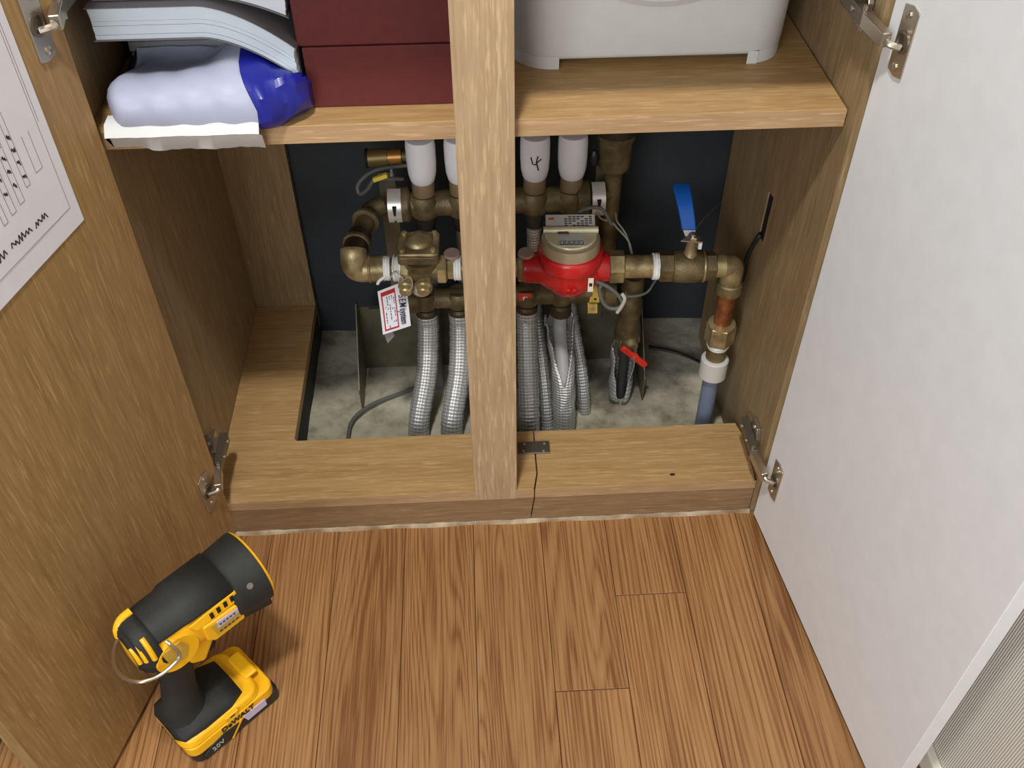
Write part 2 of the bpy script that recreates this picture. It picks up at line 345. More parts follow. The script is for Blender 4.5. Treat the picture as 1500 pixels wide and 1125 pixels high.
# uneven concrete grid
nx, ny = 40, 26; g = []
for j in range(ny + 1):
    for i in range(nx + 1):
        x = -.43 + (.50 - -.43) * i / nx; y = .02 + .43 * j / ny
        g.append((x, y, PF + .004 * math.sin(x * 31 + 2 * math.sin(y * 23)) * math.sin(y * 27 + 1) - .004))
pit.add(g, [(j * (nx + 1) + i, j * (nx + 1) + i + 1, (j + 1) * (nx + 1) + i + 1, (j + 1) * (nx + 1) + i) for j in range(ny) for i in range(nx)])
struct(pit.build('floor_recess', CONC, smooth=60))
cols = [-.618, -.5215, -.4245, -.3275, -.2305, -.1335, -.0345, .0640, .1585, .2560, .3530, .4500]
joints = {2: [-.292, -1.2], 7: [-.271, -1.25], 8: [-.134, -1.03], 5: [-.75], 6: [-.62, -1.5], 4: [-.9], 9: [-.82], 10: [-.66], 3: [-1.1], 1: [-.5], 0: [-.9]}
for i in range(11):
    ys = [0.0] + joints.get(i, []) + [-1.7]
    for a, b in zip(ys[:-1], ys[1:]):
        x1 = min(cols[i + 1], .5)
        MB().box((cols[i] + .0004, b + .0005, -.0025), (x1 - .0004, a - .0005, 0)).build('plank', PLANK, fl, smooth=0, bev=.0005, seg=1)
MB().box((.4504, -1.7, -.0025), (.4985, 0, 0)).build('plank', PLANK, fl, smooth=0)
struct(MB().box((-1.6, .4500, -.05), (.62, .56, 2.35)).build('wall_back', DARKW, smooth=0))
struct(MB().box((.5, -3.0, -.05), (.6, .4498, 2.35)).build('wall_right', WPAPER, smooth=0))
struct(MB().box((.489, -3.0, 0), (.4998, -.02, .034)).build('baseboard_right', mat('cream_baseboard', (236, 230, 214), .5), smooth=0, bev=.002))
struct(MB().box((.396, .012, 0), (.4995, .030, .85)).build('trim_1', OAKZ, smooth=0))
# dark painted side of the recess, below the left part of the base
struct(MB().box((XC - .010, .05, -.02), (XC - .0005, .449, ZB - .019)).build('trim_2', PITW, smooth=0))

# ================================================================ CABINET
cab = thing('utility_cabinet', 'open oak laminate cabinet with centre post, one shelf and a cut-out base around the plumbing', 'cabinet')
# base boards (left with the cut-out, right patched on with a steel bracket)
def crack(y):  # wandering saw line between both base boards
    return .061 - .006 * max(0, min(1, (.03 - y) / .03))
b = MB(); T = .018
left_out = [(XL, .001), (crack(.001) - .001, .001), (crack(.03) - .001, .03), (.060, .06), (.0605, YC), (XC + .004, YC), (XC, YC + .004), (XC, D), (XL, D)]
b.prism([(x, y, ZB) for x, y in left_out], (0, 0, -T)); b.build('base_board', OAKX, cab, smooth=0, bev=.0008)
b = MB(); right_out = [(crack(.001) + .0008, .001), (.372, .001), (.3735, .02), (.3735, .090), (.368, YC), (.0622, YC), (.0618, .06), (crack(.03) + .0008, .03)]
o = b.prism([(x, y, ZB - .0006) for x, y in right_out], (0, 0, -T)).build('base_board', OAKX, cab, smooth=0, bev=.0008)
o['label'] = 'right piece of the base board, joined with a steel plate'
# front edging + kick boards
b = MB().box((XL, -.0006, ZB - T + .001), (.0545, .0006, ZB - .0004)).build('edge_band', OAKXE, cab, smooth=0)
b = MB().box((.0562, -.0006, ZB - T + .001), (.3735, .0006, ZB - .001)).build('edge_band', OAKXE, cab, smooth=0)
MB().prism([(XL, 0, ZB - T), (.0545, 0, ZB - T), (.0495, 0, .006), (XL, 0, .006)], (0, .016, 0)).build('kick_board', OAKK, cab, smooth=0, bev=.0006)
MB().prism([(.0562, 0, ZB - T), (.3735, 0, ZB - T), (.3735, 0, .006), (.0512, 0, .006)], (0, .016, 0)).build('kick_board', OAKK, cab, smooth=0, bev=.0006)
# ragged caulk along the floor
ck = MB(); n = 70; pv = []
for i in range(n + 1):
    x = XL + (XR - XL) * i / n; pv.append((x, .0, .0050 + .0016 * math.sin(i * 1.7) * math.sin(i * .63)))
prof = []
for (x, y, z) in pv: prof += [(x, .001, 0), (x, -.0035 - .001 * math.sin(x * 50), 0), (x, -.002, z * .8), (x, .001, z)]
ck.add(prof, [(4 * i + a, 4 * i + a + 1, 4 * i + a + 5, 4 * i + a + 4) for i in range(n) for a in range(3)])
ck.build('caulk_line', CAULK, cab)
# side panels; left one in two boards with a crease 80 mm behind the front
MB().box((XL - .018, .001, .001), (XL + .0008, .079, CT)).build('side_panel', OAKSL, cab, smooth=0, bev=.0006)
MB().box((XL - .018, .0805, .001), (XL, .449, CT)).build('side_panel', OAKSL, cab, smooth=0)
def panel_hole(outline, hole, x0, x1):
    bm = bmesh.new()
    def loop(pts):
        vs = [bm.verts.new((x0, y, z)) for y, z in pts]; return [bm.edges.new((vs[i], vs[(i + 1) % len(vs)])) for i in range(len(vs))]
    e = loop(outline) + loop(hole)
    bmesh.ops.triangle_fill(bm, use_beauty=True, edges=e)
    r = bmesh.ops.extrude_face_region(bm, geom=list(bm.faces)); bmesh.ops.translate(bm, verts=[v for v in r['geom'] if isinstance(v, bmesh.types.BMVert)], vec=(x1 - x0, 0, 0))
    bmesh.ops.recalc_face_normals(bm, faces=bm.faces); me = bpy.data.meshes.new('side_panel'); bm.to_mesh(me); bm.free(); me.materials.append(OAKS)
    o = bpy.data.objects.new('side_panel', me); COL.objects.link(o); o.parent = cab; return o
panel_hole([(.001, .001), (.392, .001), (.392, CT), (.001, CT)], [(.176, .430), (.198, .426), (.201, .352), (.180, .356)], XR, XR + .018)
MB().prism([(XR + .002, .1765, .4295), (XR + .002, .1975, .4255), (XR + .002, .2005, .3525), (XR + .002, .1805, .3565)], (.015, 0, 0)).build('slot_shade_block', BLACK, cab, smooth=0)  # solid block filling the slot, its black stands in for the shade inside
# back panels: left strip behind the shelf bay and the upper back
MB().box((XL, D, .02), (XC + .0, D + .012, CT)).build('back_panel', OAKSL, cab, smooth=0)
MB().box((XC + .0005, D, ZS - .02), (XR, D + .012, CT)).build('back_panel', OAKSL, cab, smooth=0)
# centre post
MB().box((-.03, -.0012, ZB - .0175), (.03, .0185, CT)).build('centre_post', OAKZ, cab, smooth=0, bev=.0008)
# shelf in two boards, cut round the post
MB().box((XL + .001, YS, ZS - TS), (.0, D - .001, ZS)).build('shelf', OAKX, cab, smooth=0, bev=.0007)
MB().box((.0004, YS, ZS - TS), (XR - .002, D - .001, ZS)).build('shelf', OAKX, cab, smooth=0, bev=.0007)
for a, b_ in ((XL + .001, -.0002), (.0004, XR - .002)):
    MB().box((a, YS - .0008, ZS - TS + .0006), (b_, YS - .0001, ZS - .0006)).build('edge_band', OAKXE, cab, smooth=0)
# countertop with small overhang
o = MB().box((-.43, -.034, CT), (.4995, .4495, CT + .03)).build('countertop', COUNTER, cab, smooth=0, bev=.003)
# insect-like dark fleck on the base
tag(MB().ball(at(985, 695, z=ZB + .0005), .0035, 8, (1.2, .6, .35)).build('wood_chip', BLACK), 'tiny black speck lying on the right part of the base board', 'speck')
# bracket plate at the joint
br = MB().box((.036, .067, ZB), (.083, .091, ZB + .0022)).build('joining_plate', STEELD, cab, smooth=0, bev=.002)
for x in (.044, .0735):
    for y in (.072, .086):
        MB().lathe([(.0024, 0), (.0024, .0006), (.0012, .0012)], (x + (.0 if y < .08 else .002), y, ZB + .0022), n=12).build('screw', STEEL, br)

# ---------------------------------------------------------------- doors
DL = Vector((-0.25298771, -0.96746949, 0)); DR = Vector((0.11362111, -0.99352415, 0))
PL = Vector((-.378, .001, 0)); PR = Vector((.377, -.012, 0)); DT = .018; DW = .423
NL = Vector((-DL.y, DL.x, 0)) * -1   # outward normal (away from the opening)
if NL.x > 0: NL = -NL
NR = Vector((DR.y, -DR.x, 0))
if NR.x < 0: NR = -NR
def door_box(P, d, n, z0, z1, W=DW, T=DT):
    a = P; return MB().prism([a + Vector((0, 0, z0)), a + d * W + Vector((0, 0, z0)), a + d * W + n * T + Vector((0, 0, z0)), a + n * T + Vector((0, 0, z0))], (0, 0, z1 - z0))
dl = door_box(PL, DL, NL, .010, .84).build('door', OAKD, cab, smooth=0, bev=.0008); dl['label'] = 'oak inner face of the left door'
dr = door_box(PR, DR, NR, .010, .84).build('door', WHITE, cab, smooth=0, bev=.0008); dr['label'] = 'white inner face of the right door'
def on(P, d, n, s, z, off=0.0): return P + d * s + n * (-off) + Vector((0, 0, z))

def hinge(side, z, P, d, n, X):
    h = thing('hinge_tmp', '', ''); 
    for k in list(h.keys()): del h[k]
    h.name = 'hinge'; h.parent = cab
    # mounting base on the panel
    sg = 1 if side == 'L' else -1
    def w_(x, y, zz): return Vector((X + sg * x, y, zz))
    m = MB(); m.prism([w_(0.0005, .030, z - .022), w_(.0005, .052, z - .022), w_(.0005, .058, z - .006), w_(.0005, .078, z - .006), w_(.0005, .078, z + .006), w_(.0005, .058, z + .006), w_(.0005, .052, z + .022), w_(.0005, .030, z + .022), w_(.0005, .024, z + .006), w_(.0005, .024, z - .006)], (sg * .006, 0, 0))
    m.build('mounting_plate', STEEL, h, smooth=0, bev=.0008)
    # arm: U channel running forward
    xo = .0145 if side == 'L' else .0068
    m = MB(); m.prism([w_(xo, .004, z - .0065), w_(xo, .068, z - .009), w_(xo, .068, z + .009), w_(xo, .004, z + .0065)], (sg * .0115, 0, 0))
    m.build('arm', STEELD, h, smooth=0, bev=.0012)
    if side == 'L': MB().box((X + .006, .034, z - .006), (X + .0146, .062, z + .006)).build('spacer', STEEL, h, smooth=0, bev=.0006)
    for (x, y, zz, r) in ((xo + .0118, .058, z, .0035), (xo + .0118, .030, z, .003)):
        m = MB(); m.lathe([(r, 0), (r, .0012), (r * .5, .0016)], w_(x - .0005, y, zz), (sg, 0, 0), 12); m.build('screw', STEEL, h)
    for zz in (z - .016, z + .016):
        m = MB(); m.lathe([(.0036, 0), (.0036, .0016), (.0018, .0026)], w_(.0066, .041, zz), (sg, 0, 0), 12); m.build('screw', STEEL, h)
    # knuckle pin
    m = MB(); m.cyl(w_(xo + .008, .008, z - .012), w_(xo + .008, .008, z + .012), .0024, 10); m.build('pin', STEEL, h)
    # link plates from arm to cup
    A = w_(xo + .0075, .004, z); Bp = on(P, d, n, .024, z - .002, .013)
    dd = (Bp - A).normalized(); nn = dd.cross(Vector((0, 0, 1)))
    m = MB(); m.prism([A - nn * .005 - Vector((0, 0, .007)), Bp - nn * .005 - Vector((0, 0, .007)), Bp + nn * .005 - Vector((0, 0, .007)), A + nn * .005 - Vector((0, 0, .007))], (0, 0, .014))
    m.build('link', STEEL, h, smooth=0, bev=.0012)
    # curved lever into the cup
    pts = smoothpath([Bp, on(P, d, n, .028, z - .004, .011), on(P, d, n, .033, z - .006, .002)], 4)
    MB().tube(pts, .0034, 8).build('lever', STEEL, h)
    # cup flange on the door
    q = [(.021, z - .030), (.034, z - .033), (.046, z - .030), (.046, z + .030), (.034, z + .033), (.021, z + .030)]
    m = MB(); m.prism([on(P, d, n, s_, zz, .0003) for s_, zz in q], -n * .0022); pl = m.build('cup_plate', STEEL, h, smooth=0, bev=.0008)
    m = MB(); m.lathe([(.0105, 0), (.0105, .0012), (.008, .0014), (.0078, -.0006)], on(P, d, n, .034, z, .0025), -n, 20); m.build('cup', STEELD, h)
    for zz in (z - .024, z + .024):
        m = MB(); m.lathe([(.0038, 0), (.0038, .001), (.002, .0018)], on(P, d, n, .032, zz, .0025), -n, 12); m.build('screw', STEEL, h)
    return h
hinge('L', .136, PL, DL, NL, XL); hinge('R', .124, PR, DR, NR, XR)
hinge('L', .770, PL, DL, NL, XL); hinge('R', .738, PR, DR, NR, XR)
# white label on left side panel
q = [(-.006, .781), (-.004, .771), (.052, .751), (.052, .81), (-.006, .83)]
tag(MB().prism([(XL + .001, max(y, .002), z) for y, z in q], (.0008, 0, 0)).build('sticker', PAPER, smooth=0), 'white sticker on the upper left side panel above the shelf', 'sticker')

# ---------------------------------------------------------------- paper sheet on left door
pp = thing('paper_sheet', 'white printed sheet with a plan drawing taped to the left oak door', 'paper')
SH = []
def PD(s, z, off=.0006): return on(PL, DL, NL, s, z, off)
px0, px1, pz0, pz1 = .0655, .268, .590, .836
m = MB(); nx = 10; vs = []
for i in range(nx + 1):
    s = px0 + (px1 - px0) * i / nx; c = .0008 + .0015 * (i / nx) ** 2
    vs += [PD(s, pz0, c), PD(s, pz1, .0008), PD(s, pz0, c + .0003), PD(s, pz1, .0011)]
fs = []
for i in range(nx):
    a = 4 * i; fs += [(a, a + 1, a + 5, a + 4), (a + 2, a + 6, a + 7, a + 3), (a, a + 4, a + 6, a + 2), (a + 1, a + 3, a + 7, a + 5)]
fs += [(0, 2, 3, 1), (4 * nx, 4 * nx + 1, 4 * nx + 3, 4 * nx + 2)]
m.add(vs, fs).build('sheet', PAPER, pp, smooth=0)
def pline(s0, z0, s1, z1, wd=.0007, m_=GREYLINE, name='print_line', lst=None):
    a = Vector((s0, z0)); b = Vector((s1, z1)); t = (b - a).normalized(); q = Vector((-t.y, t.x)) * wd / 2
    mb = lst if lst is not None else MB()
    def off(s): return .0013 + .0015 * ((s - px0) / (px1 - px0)) ** 2
    mb.prism([PD(v.x, v.y, off(v.x)) for v in (a - q, b - q, b + q, a + q)], -NL * -.00012)
    return mb
fr = MB()
for a in ((.078, .612, .262, .612), (.078, .612, .078, .83), (.092, .664, .092, .70), (.102, .664, .102, .70), (.092, .664, .102, .664),
          (.114, .66, .114, .73), (.120, .66, .120, .73), (.114, .66, .120, .66), (.128, .652, .128, .72), (.135, .652, .135, .72), (.128, .652, .135, .652),
          (.142, .65, .142, .72), (.149, .65, .149, .72), (.142, .65, .149, .65), (.156, .648, .156, .72), (.162, .648, .162, .72), (.156, .648, .162, .648),
          (.075, .70, .075, .79), (.075, .79, .11, .80), (.11, .76, .135, .77), (.135, .77, .14, .74)):
    pline(*a, lst=fr)
fr.build('plan_drawing', GREYLINE, pp, smooth=0)
sc = MB(); rr = random.Random(3)
def scribble(s, z, ds, dz, n, amp):
    pts = []
    for i in range(n + 1):
        pts.append((s + ds * i / n + rr.uniform(-.3, .3) * amp, z + dz * i / n + (amp if i % 2 else -amp) * rr.uniform(.4, 1)))
    for a, b2 in zip(pts[:-1], pts[1:]): pline(a[0], a[1], b2[0], b2[1], .0014, INK, lst=sc)
scribble(.110, .625, .018, .001, 8, .004); scribble(.134, .627, .03, .001, 12, .004); scribble(.172, .628, .03, 0, 12, .004)
for s0 in (.117, .1315, .1455, .159):
    for zz in (.668, .682, .694, .706): scribble(s0 - .002, zz, .004, .003, 4, .0022)
for _ in range(4): scribble(.128, .733 + .004 * _, .018, .004, 7, .005)
sc.build('handwriting', INK, pp, smooth=0)

# ================================================================ SHELF CONTENTS
# maroon boxes
for k, (z0, z1, lab) in enumerate(((ZS + .0004, ZS + .0645, 'lower maroon cardboard box standing on the left shelf'), (ZS + .0655, ZS + .20, 'upper maroon cardboard box stacked on the other one'))):
    x0 = -.178 - (.004 if k else 0)
    t = thing('maroon_box', lab, 'box', 'maroon boxes stacked on the left shelf')
    MB().box((x0, .056 + .001 * k, z0), (-.030, .36, z1)).build('body', REDBOX, t, smooth=0, bev=.0012)
    if k: MB().box((x0 - .001, .0555, z1 - .045), (-.029, .361, z1 + .001)).build('lid', REDBOX, t, smooth=0, bev=.0012)

# plastic mail bag: lofted crumpled pillow, white printed middle and blue end
def bag():
    t = thing('plastic_mailing_bag', 'crumpled white and blue plastic bag lying on the shelf edge under the books', 'bag')
    nu, nv = 44, 24; rr = random.Random(11)
    ph = [rr.uniform(0, 6.28) for _ in range(12)]
    def P(u, v):  # u along x, v round the section
        x = -.372 + u * .198; a = 2 * math.pi * v; c, s_ = math.cos(a), math.sin(a)
        tip = max(0, (u - .78) / .22); lft = max(0, (.10 - u) / .10)
        yf = .000 + .040 * tip ** 1.6 + .03 * lft ** 2; yb = .150 - .02 * tip; hz_ = (.0265 + .007 * math.exp(-((u - .66) / .22) ** 2)) * (1 - .5 * lft ** 2)
        hy_ = (yb - yf) / 2; y0 = (yb + yf) / 2
        y = y0 - hy_ * math.copysign(abs(c) ** .55, c)
        z = ZS + .0272 + hz_ * math.copysign(abs(s_) ** (.8 if s_ > 0 else .6), s_)
        amp = .35 + 1.6 * max(0, (u - .72) / .28)
        w = amp * (.0020 * math.sin(9 * u + ph[0] + 3 * c) + .0022 * abs(math.sin(19 * u + 6 * s_ + ph[1])) + .0016 * math.sin(37 * u - 9 * c + ph[2]) - .0012)
        if s_ > 0: z -= max(0, y - .03) * s_ * (.34 - .42 * math.exp(-((u - .70) / .17) ** 2))
        z = max(ZS + .0012, z + w); y += w * 1.1 * c * -1
        if y > .040: z = min(z, ZS + .0800 - .044 * max(0, min(1.05, (x + .27) / .088)) ** 1.7)
        return Vector((x, y, z))
    def ub(v):      # slanted seam between printed middle and blue end
        z = math.sin(2 * math.pi * v); return .765 - .10 * max(0, z) + .015 * math.sin(4 * math.pi * v)
    def patch(first):
        m = MB(); vs = []
        for i in range(nu + 1):
            for j in range(nv):
                v = j / nv; q = i / nu; u = ub(v) * q if first else ub(v) + .001 + (1 - ub(v) - .001) * q
                vs.append(P(u, v))
        fs = [(i * nv + j, i * nv + (j + 1) % nv, (i + 1) * nv + (j + 1) % nv, (i + 1) * nv + j) for i in range(nu) for j in range(nv)]
        fs += [tuple(range(nv)), tuple(range(nu * nv, (nu + 1) * nv))]
        return m.add(vs, fs)
    patch(True).build('printed_middle', BAGW, t, smooth=70)
    patch(False).build('blue_end', BAGB, t, smooth=28)
    # loose flap of white film hanging over the shelf edge
    m = MB(); vs = []; k = 24
    for i in range(k + 1):
        x = -.372 + .150 * i / k
        wv = .0005 * math.sin(i * .7) + .0003 * math.sin(i * 2.3)
        for (yy, zz) in ((.020, ZS + .0165), (.004, ZS + .0155), (-.0045 + wv, ZS + .006), (.006 + wv, ZS - .001), (.0115 + wv, ZS - .017 + wv)):
            vs.append((x, yy, zz + (.004 if i < 6 and zz < ZS else 0)))
        for (yy, zz) in ((.0105 + wv, ZS - .0168 + wv), (.005 + wv, ZS - .0005), (-.0055 + wv, ZS + .0066), (.003, ZS + .0165), (.020, ZS + .0175)): vs.append((x, yy, zz + (.004 if i < 6 and zz < ZS else 0)))
    fs = [(i * 10 + j, i * 10 + (j + 1) % 10, (i + 1) * 10 + (j + 1) % 10, (i + 1) * 10 + j) for i in range(k) for j in range(10)] + [tuple(range(10)), tuple(range(k * 10, k * 10 + 10))]
    m.add(vs, fs).build('flap', mat('flap_film', (208, 208, 206), .6), t, smooth=60)
bag()
# thin books under the catalogue
def book(name, lab, x0, x1, y0, y1, z0, z1, cover, pages=PAGES, droop=None, group='books and catalogues stacked on the left shelf', leaves=5):
    t = thing(name, lab, 'book', group)
    def Z(x, z):
        if not droop: return z
        xs, dz, ex = droop; q = max(0, (x - xs) / (x1 - xs)); return z - dz * q ** ex
    n = 26 if droop else 2
    def slab(xa, xb, ya, yb, za, zb, nm, m_):
        m = MB(); vs = []
        for i in range(n + 1):
            x = xa + (xb - xa) * i / n
            vs += [(x, ya, Z(x, za)), (x, yb, Z(x, za)), (x, yb, Z(x, zb)), (x, ya, Z(x, zb))]
        fs = [(4 * i + a, 4 * i + (a + 1) % 4, 4 * i + 4 + (a + 1) % 4, 4 * i + 4 + a) for i in range(n) for a in range(4)] + [(0, 1, 2, 3), (4 * n, 4 * n + 1, 4 * n + 2, 4 * n + 3)]
        return m.add(vs, fs).build(nm, m_, t, smooth=25)
    c = .0009
    slab(x0, x1, y0, y1, z0, z0 + c, 'cover', cover)
    h = (z1 - z0 - 2 * c) / leaves; r2 = random.Random(int(z0 * 1e4))
    for k in range(leaves):
        j = r2.uniform(0, .0022)
        slab(x0 + .002, x1 - .001 - j, y0 + .001 + j, y1 - .002, z0 + c + k * h + .0001, z0 + c + (k + 1) * h - .0001, 'page_block', pages)
    slab(x0, x1 + .001, y0, y1, z1 - c, z1, 'cover', cover)
    return t
CG = mat('grey_cover', (120, 116, 120), .5); CDK = mat('dark_cover', (30, 34, 42), .5); CT2 = mat('teal_cover', (36, 96, 124), .5)
GP = mat('grey_pages', (164, 166, 170), .8)
for k_, (lab_, z0_, z1_, x1_, y0_) in enumerate((('grey paged book lying lowest behind the plastic bag', .0006, .019, -.262, .160), ('grey paged book second from the shelf behind the plastic bag', .0192, .037, -.258, .157),
        ('grey paged book third from the shelf behind the plastic bag', .0372, .058, -.264, .154), ('thin dark covered book right under the drooping catalogue', .0582, .0795, -.266, .156))):
    book('flat_book', lab_, -.384, x1_, y0_, .36, ZS + z0_, ZS + z1_, CDK, GP, leaves=3)
book('catalogue', 'thick floppy catalogue with its right end drooping over the blue bag', -.372, -.182, .045, .33, ZS + .0815, ZS + .1135, CG, droop=(-.27, .044, 1.7), leaves=7)
book('catalogue', 'white paged catalogue on top of the drooping one', -.368, -.186, .06, .33, ZS + .1145, ZS + .150, CG, mat('white_pages', (216, 220, 228), .8), droop=(-.26, .022, 1.6), leaves=6)

# white plastic bin on the right shelf
def bin_():
    t = thing('storage_bin', 'white plastic storage bin with rounded corners standing on the right shelf', 'bin')
    x0, x1, y0, y1 = .034, .338, .126, .35; h = .19; R = .045
    def ring(z, grow, k=10):
        a0, a1, b0, b1 = x0 - grow, x1 + grow, y0 - grow, y1 + grow; pts = []
        for cx, cy, s in ((a1 - R, b0 + R, -90), (a1 - R, b1 - R, 0), (a0 + R, b1 - R, 90), (a0 + R, b0 + R, 180)):
            for i in range(k + 1):
                an = math.radians(s + 90 * i / k); pts.append((cx + R * math.cos(an), cy + R * math.sin(an), z))
        return pts
    m = MB(); zs = [(.0105, -.0035), (.0125, -.001), (.016, 0), (.05, .001), (.10, .0025), (h, .005)]
    rings = [ring(ZS + z, g) for z, g in zs]; n = len(rings[0]); vs = [v for r in rings for v in r]
    fs = [(i * n + j, i * n + (j + 1) % n, (i + 1) * n + (j + 1) % n, (i + 1) * n + j) for i in range(len(zs) - 1) for j in range(n)] + [tuple(range(n))[::-1], tuple(range((len(zs) - 1) * n, len(zs) * n))]
    m.add(vs, fs).build('body', WHITEP, t, smooth=50)
    # corner feet: quarter pieces of the skirt
    for sx in (0, 1):
        for sy in (0, 1):
            m = MB(); full = ring(0, -.0005, 10); cx = [3, 0][sx] if sy == 0 else [2, 1][sx]
            arc = full[cx * 11:cx * 11 + 11]
            ex = .051
            xa = (x0 + ex if sx == 0 else x1 - .034); ya = (y0 + .05 if sy == 0 else y1 - .05)
            e1 = (xa, arc[-1][1] if (cx in (3,)) else arc[0][1], 0) if sy == 0 else (xa, arc[0][1] if cx == 2 else arc[-1][1], 0)
            e2 = (arc[0][0] if cx in (3,) else arc[-1][0], ya, 0) if sy == 0 else (arc[-1][0] if cx == 2 else arc[0][0], ya, 0)
            poly = ([e2] + arc + [e1]) if cx in (3, 1) else ([e1] + arc + [e2])
            poly = poly + [(xa, ya, 0)]
            m.prism([(p[0], p[1], ZS + .0003) for p in poly], (0, 0, .0145)); m.build('foot', WHITEP, t, smooth=40)
    # oval pull recess lip on front
    m = MB(); cx, cz = .192, ZS + .118; pts = []
    ro = [(cx + .088 * math.cos(a) * 1, y0 - .0035, cz + .050 * math.sin(a)) for a in [2 * math.pi * i / 40 for i in range(40)]]
    ri = [(cx + .080 * math.cos(a), y0 - .0075, cz + .043 * math.sin(a)) for a in [2 * math.pi * i / 40 for i in range(40)]]
    rj = [(cx + .070 * math.cos(a), y0 - .0015, cz + .034 * math.sin(a)) for a in [2 * math.pi * i / 40 for i in range(40)]]
    m.add(ro + ri + rj, [(i, (i + 1) % 40, 40 + (i + 1) % 40, 40 + i) for i in range(40)] + [(40 + i, 40 + (i + 1) % 40, 80 + (i + 1) % 40, 80 + i) for i in range(40)] + [tuple(range(80, 120))])
    m.build('handle_recess', WHITEP, t, smooth=60)
bin_()

# ================================================================ PLUMBING
YM = .190                       # meter line
def M_(u, v, y=YM): return at(u, v, y=y)
AX = M_(835, 393)               # on meter axis
ZL = M_(700, 388).z
def X(u): return at(u, 391, y=YM).x
def lineX(u0, u1): return Vector((X(u0), YM, ZL)), Vector((X(u1), YM, ZL))

YU, YLo = .300, .270            # upper / lower manifold depth
ZU = at(700, 295, y=YU).z; ZLo = at(750, 433, y=YLo).z
def XU(u, v=295): return at(u, v, y=YU).x
def XLo(u, v=433): return at(u, v, y=YLo).x
capu = [622, 676, 729, 783, 836]; lowu = [623, 672, 722, 772, 822]

# manifold stand: galvanised plate with two flanges
st = thing('manifold_stand', 'galvanised sheet steel stand with two side flanges behind the pipes', 'bracket')
sx0, sx1 = -.212, .252
MB().box((sx0, .345, .0), (sx1, .347, .135)).build('back_plate', ZINC, st, smooth=0)
for x, s in ((sx0, 1), (sx1, -1)):
    MB().prism([(x, .347, .001), (x, .240, .001), (x, .238, .050), (x, .335, .150), (x, .347, .150)], (s * .0018, 0, 0)).build('side_flange', ZINC, st, smooth=0)
for x in (XU(566), XU(888)):
    MB().box((x - .012, .336, .10), (x + .012, .3385, ZU + .03)).build('upright_strap', ZINC, st, smooth=0)
MB().box((sx0 + .02, .339, .11), (sx1 - .02, .3448, .135)).build('cross_bar', ZINC, st, smooth=0)

def manifold(name, lab, z, y, x0, x1, ports, r, caps):
    t = thing(name, lab, 'manifold', 'brass heating manifolds')
    m = MB(); m.cyl((x0, y, z), (x1, y, z), r, 20)
    # faceted waist between ports
    for i in range(len(ports) - 1):
        c = (ports[i] + ports[i + 1]) / 2
    m.build('bar', BRASSD, t)
    for px in ports:
        mm = MB(); mm.lathe([(r * 1.02, -r * .9), (r * 1.25, -r * .55), (r * 1.25, r * .55), (r * 1.02, r * .9)], (px, y, z), (0, 0, 1), 18); mm.build('port_boss', BRASSD, t)
    for xe, s in ((x0, 1), (x1, -1)):
        mm = MB(); mm.lathe([(r * 1.28, -.004), (r * 1.35, -.001), (r * 1.35, .013), (r * 1.2, .016)], (xe, y, z), (s, 0, 0), 22); mm.build('end_ring', BRASSD, t)
    return t
portsU = [XU(u) for u in capu]; portsL = [XLo(u) for u in lowu]
mu = manifold('heating_manifold', 'upper brass manifold carrying the white valve caps', ZU, YU, XU(585), XU(858), portsU, .0190, True)
ml = manifold('heating_manifold', 'lower brass manifold above the foil wrapped pipes', ZLo, YLo, XLo(600), XLo(897), portsL, .0155, False)
for k, px in enumerate(portsU):
    m = MB(); m.lathe([(.0160, 0), (.0160, .018), (.0140, .024)], (px, YU, ZU + .017), n=20); m.build('valve_collar', mat('pinkish_brass', (140, 118, 88), .5, .3), mu)
    m = MB(); m.lathe([(.0150, 0), (.0172, .003), (.0196, .014), (.0206, .032), (.0206, .056), (.0200, .062), (.0190, .066), (.0165, .0666)], (px, YU, ZU + .037), n=32)
    cp = m.build('valve_cap', CAPW, mu)
    if k == 3:
        cp['label'] = 'white cap with a handwritten 4'
        def cpt(a, zz): return Vector((px + .0207 * math.sin(a), YU - .0209 * math.cos(a), ZU + .040 + zz))
        hw = MB()
        for st_ in ([(-.35, .040), (-.22, .030), (-.05, .029), (.1, .033), (.35, .037)], [(.12, .042), (.02, .033), (.16, .020)]):
            hw.tube([cpt(a, zz) for a, zz in st_], .0010, 6)
        hw.build('handwritten_four', INK, cp)
    # stub under the upper bar and the corrugated pipe going down behind
    m = MB(); m.lathe([(.0125, 0), (.0125, .012), (.0155, .014), (.0155, .026), (.013, .028)], (px, YU, ZU - .044), n=18); m.build('outlet_nut', mat('black_nut', (40, 36, 30), .5), mu)
